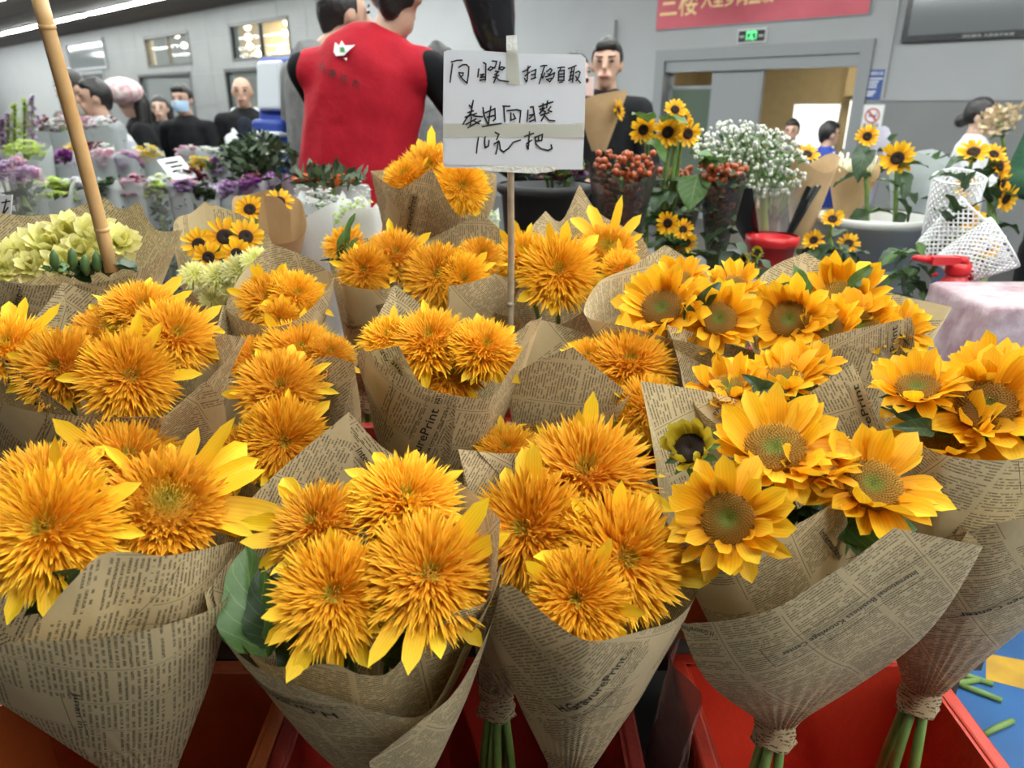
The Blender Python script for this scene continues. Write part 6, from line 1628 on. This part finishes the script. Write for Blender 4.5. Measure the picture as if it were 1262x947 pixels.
def cap(mb, p0, p1, r0, r1, fy=1.0, n=12):
    p0, p1 = Vector(p0), Vector(p1); d = p1 - p0
    if d.length < 1e-5: d = Vector((0, 0, 1e-4)); p1 = p0 + d
    u = d.normalized(); P = []; R = []
    for a in (-85, -60, -30): P.append(p0 + u * r0 * math.sin(math.radians(a))); R.append(r0 * math.cos(math.radians(a)))
    for k in range(5): P.append(p0.lerp(p1, k / 4)); R.append(r0 + (r1 - r0) * k / 4)
    for a in (30, 60, 85): P.append(p1 + u * r1 * math.sin(math.radians(a))); R.append(r1 * math.cos(math.radians(a)))
    b = len(mb.v); mb.tube(P, R, n)
    if fy != 1.0:
        for i in range(b, len(mb.v)):
            x, y, z = mb.v[i]; cy = p0.y + (p1.y - p0.y) * max(0, min(1, ((Vector((x, y, z)) - p0).dot(u)) / d.length)); mb.v[i] = (x, cy + (y - cy) * fy, z)

def remesh(mb, vox, smooth=6):
    me = bpy.data.meshes.new('tmp'); me.from_pydata(mb.v, [], mb.f); ob = bpy.data.objects.new('tmp', me); COL.objects.link(ob)
    r = ob.modifiers.new('r', 'REMESH'); r.mode = 'VOXEL'; r.voxel_size = vox; r.use_smooth_shade = True
    s = ob.modifiers.new('s', 'SMOOTH'); s.iterations = smooth; s.factor = 0.5
    dg = bpy.context.evaluated_depsgraph_get(); out = bpy.data.meshes.new_from_object(ob.evaluated_get(dg))
    bpy.data.objects.remove(ob); bpy.data.meshes.remove(me)
    out.polygons.foreach_set('use_smooth', [True] * len(out.polygons))
    return out

def person(label, px, py, Y, yaw, top='cloth_black', legs='denim', armR=None, armL=None, lean=(0, 0), hair='short', skin='skin', vox=0.013,
           sleeves=None, vest=False, tilt=0.0, open_front=None, bulk=1.1, mask=False, nod=0.0, cat='person', ho=(0, 0)):
    hc = at(px, py, Y); S = hc.z / 1.63
    Rz = Matrix.Rotation(math.radians(yaw), 3, 'Z')
    hoff = Rz @ Vector((ho[0] * S, ho[1] * S, 0))
    root = thing('person', label, cat, (hc.x - hoff.x, hc.y - hoff.y, 0))
    lx, ly = lean                                     # shoulders relative to the pelvis (local metres), head stays at the pixel
    pel = Vector((-lx, -ly, 0.95)); che = Vector((-lx * .35, -ly * .35, 1.26)); sh = Vector((0, 0, 1.41)); hd = Vector((ho[0], ho[1] - 0.02, 1.63))
    W = .175 * bulk
    def arm(side, spec):
        s0 = sh + Vector((side * W, 0.01, 0))
        e, w = spec or ((side * (W + .06), .03, 1.13), (side * (W + .05), -.06, .90))
        return s0, Vector(e), Vector(w)
    # local right hand of the figure is at -X when it faces -Y
    arms = {-1: arm(-1, armR), 1: arm(1, armL)}
    def xf(me):
        M = Matrix.Diagonal((S, S, S, 1)); me.transform(Rz.to_4x4() @ M)
    def add(nm, me, m_, par=root):
        xf(me); me.materials.clear(); me.materials.append(MATS[m_])
        o = bpy.data.objects.new(nm, me); COL.objects.link(o); o.parent = par; return o
    # ---- body
    mb = MB()
    h = hd; mb.ball(h + Vector((0, .012, .02)), (.076, .095, .098), 16, 12); cap(mb, h + Vector((0, -.015, -.035)), h + Vector((0, -.045, -.085)), .062, .036)
    cap(mb, h + Vector((0, -.088, .012)), h + Vector((0, -.104, -.022)), .010, .016); cap(mb, h + Vector((-.02, -.078, -.058)), h + Vector((.02, -.078, -.058)), .016, .016)
    cap(mb, h + Vector((-.036, -.072, .034)), h + Vector((.036, -.072, .034)), .011, .011)
    for s in (-1, 1): mb.ball(h + Vector((s * .078, .012, -.005)), (.012, .022, .034), 8, 6)
    cap(mb, h + Vector((0, .02, -.08)), sh + Vector((0, .015, .02)), .055, .062)
    cap(mb, sh + Vector((-W * .8, 0, 0)), sh + Vector((W * .8, 0, 0)), .058, .058); cap(mb, che, sh - Vector((0, 0, .06)), .14, .15, .62); cap(mb, pel, che, .145, .135, .66)
    for s in (-1, 1):
        a, e, w = arms[s]; cap(mb, a, e, .052, .040); cap(mb, e, w, .040, .027)
        d = (w - e).normalized(); side = d.cross(Vector((0, -1, .2))).normalized(); nn = side.cross(d)
        pm = w + d * .05; mb.ball(w + d * .045, (.030, .030, .030), 8, 6); cap(mb, w + d * .02, w + d * .075, .026, .030, .8)
        for k, (off, L) in enumerate(((-.026, .062), (-.009, .074), (.009, .070), (.026, .056))):
            b0 = w + d * .085 + side * off; k1 = b0 + d * L * .5 + nn * .008; cap(mb, b0, k1, .0095, .009, n=8); cap(mb, k1, k1 + d * L * .32 + nn * L * .35, .009, .008, n=8)
        b0 = w + d * .04 + side * .03 * s; cap(mb, b0, b0 + side * .025 * s + d * .035 + nn * .01, .012, .010, n=8)
        hip = pel + Vector((s * .09, 0, -.05)); kn = Vector((s * .10 + pel.x, pel.y - .02, .50)); an = Vector((s * .10 + pel.x, pel.y + .02, .09))
        cap(mb, hip, kn, .085, .058); cap(mb, kn, an, .058, .038); cap(mb, an + Vector((0, .03, -.045)), an + Vector((0, -.15, -.055)), .042, .033)
    me = remesh(mb, vox, 4); body = add('body', me, skin)
    # ---- clothes
    g = .018
    mb = MB(); cap(mb, sh + Vector((-W * .85, 0, 0)), sh + Vector((W * .85, 0, 0)), .072, .072); cap(mb, che, sh - Vector((0, 0, .06)), .165 * bulk, .165 * bulk, .68); cap(mb, pel - Vector((0, 0, .02)), che, .175 * bulk, .16 * bulk, .72)
    cap(mb, sh + Vector((0, .012, .03)), sh + Vector((0, .014, .062)), .076, .070)
    if vest: cap(mb, sh + Vector((-W * .80, 0.012, -.01)), sh + Vector((W * .80, 0.012, -.01)), .074, .074)
    sl = MB() if (vest or sleeves) else mb
    if vest or sleeves: cap(sl, sh + Vector((-W * .9, 0, -.01)), sh + Vector((W * .9, 0, -.01)), .06, .06); cap(sl, sh + Vector((0, .012, .03)), sh + Vector((0, .012, .075)), .066, .062)
    for s in (-1, 1):
        a, e, w = arms[s]; cap(sl, a, e, .060 if vest else .068, .056); cap(sl, e, w - (w - e).normalized() * .01, .056, .042)
    jk = add('vest' if vest else 'jacket', remesh(mb, .014, 5), top)
    if vest or sleeves: add('shirt', remesh(sl, .014, 5), sleeves or 'cloth_black')
    if open_front:
        mb = MB(); cap(mb, che + Vector((0, -.105, -.2)), sh + Vector((0, -.09, -.03)), .085, .07, .8); add('shirt_front', remesh(mb, .014, 4), open_front)
        mb = MB(); cap(mb, che + Vector((-.125, -.115, -.3)), che + Vector((-.12, -.11, .0)), .065, .06, .8); cap(mb, che + Vector((.12, -.115, -.3)), che + Vector((.11, -.11, .1)), .035, .03, .9); add('white_panel', remesh(mb, .014, 4), 'cloth_white')
        mb = MB(); cap(mb, sh + Vector((-.09, -.115, -.14)), sh + Vector((-.075, .02, .06)), .032, .05); cap(mb, sh + Vector((.09, -.115, -.14)), sh + Vector((.075, .02, .06)), .032, .05); add('collar', remesh(mb, .014, 4), 'cloth_white')
    mb = MB(); cap(mb, pel + Vector((-.05, 0, -.02)), pel + Vector((.05, 0, -.02)), .135, .135, .85)
    for s in (-1, 1):
        hip = pel + Vector((s * .09, 0, -.05)); kn = Vector((s * .10 + pel.x, pel.y - .02, .50)); an = Vector((s * .10 + pel.x, pel.y + .02, .09))
        cap(mb, hip, kn, .105, .078); cap(mb, kn, an + Vector((0, 0, .03)), .078, .062)
    add('trousers', remesh(mb, .016, 5), legs)
    mb = MB()
    for s in (-1, 1):
        an = Vector((s * .10 + pel.x, pel.y + .02, .09)); cap(mb, an + Vector((0, .03, -.045)), an + Vector((0, -.16, -.052)), .045, .038)
    add('shoes', remesh(mb, .014, 3), 'black_matte')
    # ---- face and hair
    mb = MB()
    for s in (-1, 1): mb.ball(h + Vector((s * .032, -.086, .012)), (.013, .007, .006), 8, 5)
    add('eyes', mb.mesh('eyes', 'eye_dark'), 'eye_dark')
    mb = MB()
    for s in (-1, 1): cap(mb, h + Vector((s * .018, -.093, .034)), h + Vector((s * .05, -.082, .036)), .004, .0035, n=6)
    add('eyebrows', mb.mesh('eyebrows', 'hair_black'), 'hair_black')
    if mask:
        mb = MB(); rows = []
        for j in range(6):
            k = j / 5; z = .0 - .088 * k
            rows.append([h + Vector((math.sin(q) * (.079 - .012 * k), -math.cos(q) * (.108 - .016 * k + .012 * math.sin(math.pi * k)), z)) for q in [(-75 + 150 * i / 12) * math.pi / 180 for i in range(13)]])
        mb.quad_grid(rows); add('face_mask', mb.mesh('face_mask', 'mask_blue'), 'mask_blue')
    else:
        mb = MB(); cap(mb, h + Vector((-.02, -.096, -.058)), h + Vector((.02, -.096, -.058)), .006, .006, n=6); add('mouth', mb.mesh('mouth', 'lips'), 'lips')
    if hair != 'bald':
        mb = MB()
        mb.ball(h + Vector((0, .022, .032)), (.086, .100, .100), 18, 12)
        if hair == 'long':
            cap(mb, h + Vector((-.06, .05, .0)), h + Vector((-.075, .045, -.16)), .05, .04); cap(mb, h + Vector((.06, .05, .0)), h + Vector((.075, .045, -.16)), .05, .04); cap(mb, h + Vector((0, .075, 0)), h + Vector((0, .075, -.18)), .06, .05)
        elif hair == 'bun':
            mb.ball(h + Vector((0, .125, -.03)), (.045, .045, .045), 10, 8); cap(mb, h + Vector((-.07, .0, .04)), h + Vector((-.078, -.03, -.05)), .02, .012); cap(mb, h + Vector((.07, .0, .04)), h + Vector((.078, -.03, -.05)), .02, .012)
        else:
            cap(mb, h + Vector((-.03, -.055, .085)), h + Vector((.03, -.05, .09)), .03, .028); cap(mb, h + Vector((0, -.03, .10)), h + Vector((0, .03, .105)), .035, .04); cap(mb, h + Vector((0, .075, 0)), h + Vector((0, .075, -.05)), .05, .035)
        hm = remesh(mb, .012, 2)
        # open the face: push hair that lies over the face behind the skin
        for v in hm.vertices:
            q = v.co - h
            if q.y < -.02 and q.z < .058: v.co.y = h.y + max(q.y, -.02)
        add('hair', hm, 'hair_black')
    root['S'] = S; del root['S']
    return root, jk, S, Rz

pv, vest, Sv, Rv = person('man in a red vest over black sleeves seen from behind, reaching right', 487, -8, 2.75, 168, 'cloth_red', 'cloth_navy', vest=True, lean=(-.10, .02), ho=(-.10, -.03), bulk=1.25, vox=.013,
    armR=((-.34, -.10, 1.20), (-.50, -.28, 1.03)), armL=((.17, -.17, 1.15), (.08, -.32, 1.0)))
# print on the back of the vest
bv = BVHTree.FromPolygons([Vector(v.co) + wloc(pv) for v in vest.data.vertices], [tuple(p.vertices) for p in vest.data.polygons])
def on_vest(px, py):
    d = ray(px, py).normalized(); hit = bv.ray_cast(CAM, d)
    return hit[0] - d * .014 if hit[0] is not None else at(px, py, 2.6)
for ch, x, y in (('斗', 392, 86), ('南', 404, 93), ('花', 418, 100), ('市', 433, 106)):
    vs, fs, wd_ = text_verts(ch, .01); mb = MB()
    for (u, v) in vs: mb.v.append(tuple(on_vest(x + u * 11, y - v * 11 + u * 3)))
    mb.f = list(fs); mb.mi = [0] * len(fs); o = mb.build('printed_character', 'ink', pv, False); o.parent = vest
for nm, m_, pts in (('printed_emblem', 'poster_white', [(413, 52), (418, 56), (421, 50), (425, 56), (432, 56), (438, 55), (430, 62), (424, 68), (414, 69), (411, 64)]), ('printed_emblem', 'exit_print', [(419, 58), (424, 58), (425, 64), (419, 64)]), ('printed_emblem', 'poster_white', [(424, 72), (428, 71), (427, 75)])):
    mb = MB(); mb.v = [tuple(on_vest(x, y) - ray(x, y) * (.001 if m_ != 'exit_print' else .003)) for x, y in pts]; mb.f = [tuple(range(len(pts)))]; mb.mi = [0]; o = mb.build(nm, m_, pv, False); o.parent = vest
# ---- man with the backpack
person('man in a grey jacket behind the red vest, wearing a blue backpack', 420, 18, 3.45, 125, 'cloth_grey', 'cloth_black', armR=((-.2, -.05, 1.14), (-.18, -.2, 1.0)), ho=(0, -.13))
c = at(362, 140, 3.68)
t = thing('backpack', 'blue and white backpack on the back of the man in grey', 'backpack', c - Vector((0, 0, .30)))
def pack(nm, m_, boxes, org, rz):
    mb = MB(); M_ = Matrix.Translation(org) @ Matrix.Rotation(rz, 4, 'Z') @ Matrix.Rotation(.12, 4, 'Y')
    for lo, hi in boxes: mb.box(lo, hi, M=M_)
    o = mb.build(nm, m_, t, False); bv_ = o.modifiers.new('b', 'BEVEL'); bv_.width = .022; bv_.segments = 3; return o
RZ = .9
pack('pack_body', 'pack_blue', [((-.10, -.15, -.30), (.08, .15, .24))], c, RZ)
pack('front_pocket', 'pack_blue', [((-.16, -.12, -.28), (-.08, .12, -.04))], c, RZ)
pack('pack_panel', 'pack_white', [((-.125, -.07, .0), (-.09, .12, .22))], c, RZ)
pack('pocket_band', 'pack_white', [((-.168, -.125, -.12), (-.10, .125, -.095))], c, RZ)
pack('side_panel', 'pack_white', [((-.09, -.168, -.02), (.02, -.14, .22))], c, RZ)
MB().tube([c + Vector((.03, -.06, .23)), c + Vector((.05, -.08, .27)), c + Vector((.09, -.06, .23))], .012, 6).build('carry_loop', 'pack_blue', t)
# ---- the others
person('balding man in an open black and white jacket at the left stall', 299, 114, 5.8, 12, 'cloth_black', 'denim', hair='bald', open_front='cloth_navy')
person('young man in black wearing a pale blue face mask', 226, 124, 5.7, -6, 'cloth_black', 'cloth_black', mask=True, armL=((.27, -.02, 1.14), (.22, -.28, 1.02)), vox=.011)
person('woman with long black hair in a black coat beside the masked man', 198, 134, 6.4, 10, 'cloth_black', 'cloth_black', hair='long', skin='skin_pale')
pw, _, S6, _ = person('shopper in a black coat and patterned headscarf, facing left', 166, 126, 5.5, -60, 'cloth_black', 'cloth_black', hair='long', skin='skin_pale', lean=(-.1, -.05))
c = at(150, 112, 5.4); MB().ball(c, (.14, .13, .09), 14, 10).build('headscarf', 'pattern_scarf', pw)
person('person in a striped grey shirt bending over flowers, facing left', 120, 121, 4.75, -62, 'cloth_stripe', 'denim', lean=(-.04, -.22), armR=((-.22, -.15, 1.18), (-.18, -.38, 1.10)), armL=((.22, -.15, 1.18), (.18, -.36, 1.10)))
person('man in an olive jacket behind the bamboo pole', 88, 108, 5.3, -25, 'cloth_olive', 'cloth_black')
person('man with swept black hair in a black jacket holding a paper bouquet', 748, 80, 4.0, -12, 'cloth_black', 'cloth_navy', vox=.011, bulk=1.08, armR=((-.26, -.08, 1.14), (-.06, -.30, 1.06)), armL=((.26, -.08, 1.14), (.08, -.30, 1.06)))
person('woman in dark red partly hidden by the handwritten sign', 708, 92, 4.5, 30, 'cloth_wine', 'cloth_black', hair='long', skin='skin_pale')
person('woman in a white shirt with tied black hair, looking at dried flowers', 1207, 144, 4.3, 48, 'cloth_white', 'denim', hair='bun', skin='skin_pale', vox=.011, armR=((-.22, -.12, 1.15), (-.04, -.32, 1.16)), armL=((.24, -.10, 1.16), (.08, -.34, 1.20)))
person('person in dark blue walking past the doorway, head turned away', 1020, 166, 5.6, 100, 'cloth_blue', 'cloth_black')
person('person in a cap and brown coat in the doorway', 976, 162, 6.2, -30, 'cloth_olive', 'cloth_black')
pw, _, _, _ = person('person with a patterned headband between the red vest and the sign', 540, 84, 4.2, 165, 'cloth_grey', 'cloth_black', hair='short')
c = at(538, 86, 4.15); MB().lathe([(.098, -.03), (.108, 0), (.098, .03)], c, 20).build('headband', 'pattern_scarf', pw)
person('person at the right edge in a dark green sleeve reaching for flowers', 1400, 60, 2.75, -40, 'cloth_green', 'cloth_black', vox=.010, armR=((-.24, -.16, 1.16), (-.12, -.36, 1.14)), armL=((.24, -.10, 1.12), (.2, -.3, 1.08)))
# ---- what they hold
c = at(742, 120, 3.62); b_ = at(738, 186, 3.66)
t = thing('held_bouquet', 'kraft paper bouquet held by the man in the black jacket', 'bouquet', b_)
rows = []
ax = c - b_
for k in (0, .12, .4, .7, 1):
    rr = .035 + .085 * k
    rows.append([b_ + ax * k + Vector((math.cos(q) * rr, math.sin(q) * rr * .6, (.03 * math.sin(q * 1 + 2.2) * k))) for q in [2 * math.pi * i / 20 for i in range(20)]])
MB().quad_grid(rows, closed=True).build('wrapping_paper', 'kraft', t)
head(t, 'K', at(762, 136, 3.56), .05, Vector((.8, -.5, .2)))
head(t, 'K', c + Vector((0, .02, -.02)), .05, Vector((0, -.2, 1)))
MB().tube([b_, c], .012, 7).build('stem_bundle', 'stem_green', t)
c = at(726, 107, 3.9)
t = thing('phone', 'pink backed phone held up beside the handwritten sign', 'phone', c - Vector((0, 0, .045)))
mb = MB(); mb.box((c.x - .024, c.y - .004, c.z - .045), (c.x + .024, c.y + .004, c.z + .045)); o = mb.build('phone_body', 'phone_pink', t, False); bv_ = o.modifiers.new('b', 'BEVEL'); bv_.width = .006
mb = MB(); mb.box((c.x - .02, c.y - .006, c.z + .02), (c.x - .004, c.y - .004, c.z + .04)); mb.build('camera_bump', 'bezel_black', t, False)
c = at(1232, 150, 4.05)
t = thing('dried_bouquet', 'bunch of dried beige hydrangea held by the woman in white', 'bouquet', at(1238, 188, 4.05))
mb = MB(); rnd = random.Random(8)
for i in range(260):
    a = rnd.uniform(0, 6.28); q = math.sqrt(rnd.random()); add_leaflet(mb, c + Vector((math.cos(a) * q * .09, rnd.uniform(-.06, .06), math.sin(a) * q * .075 + math.cos(a) * q * .02)), .04, rnd)
o = mb.build('blooms', 'dried_beige', t); o['kind'] = 'stuff'
MB().tube([at(1238, 188, 4.05), c], [.01, .012], 7).build('stem_bundle', 'stem_green', t)
for (x, y, x2, y2) in ((1234, 165, 1250, 160), (1236, 170, 1222, 165)): leaf(t, at(x, y, 4.03), at(x2, y2, 4.0), .6, True)
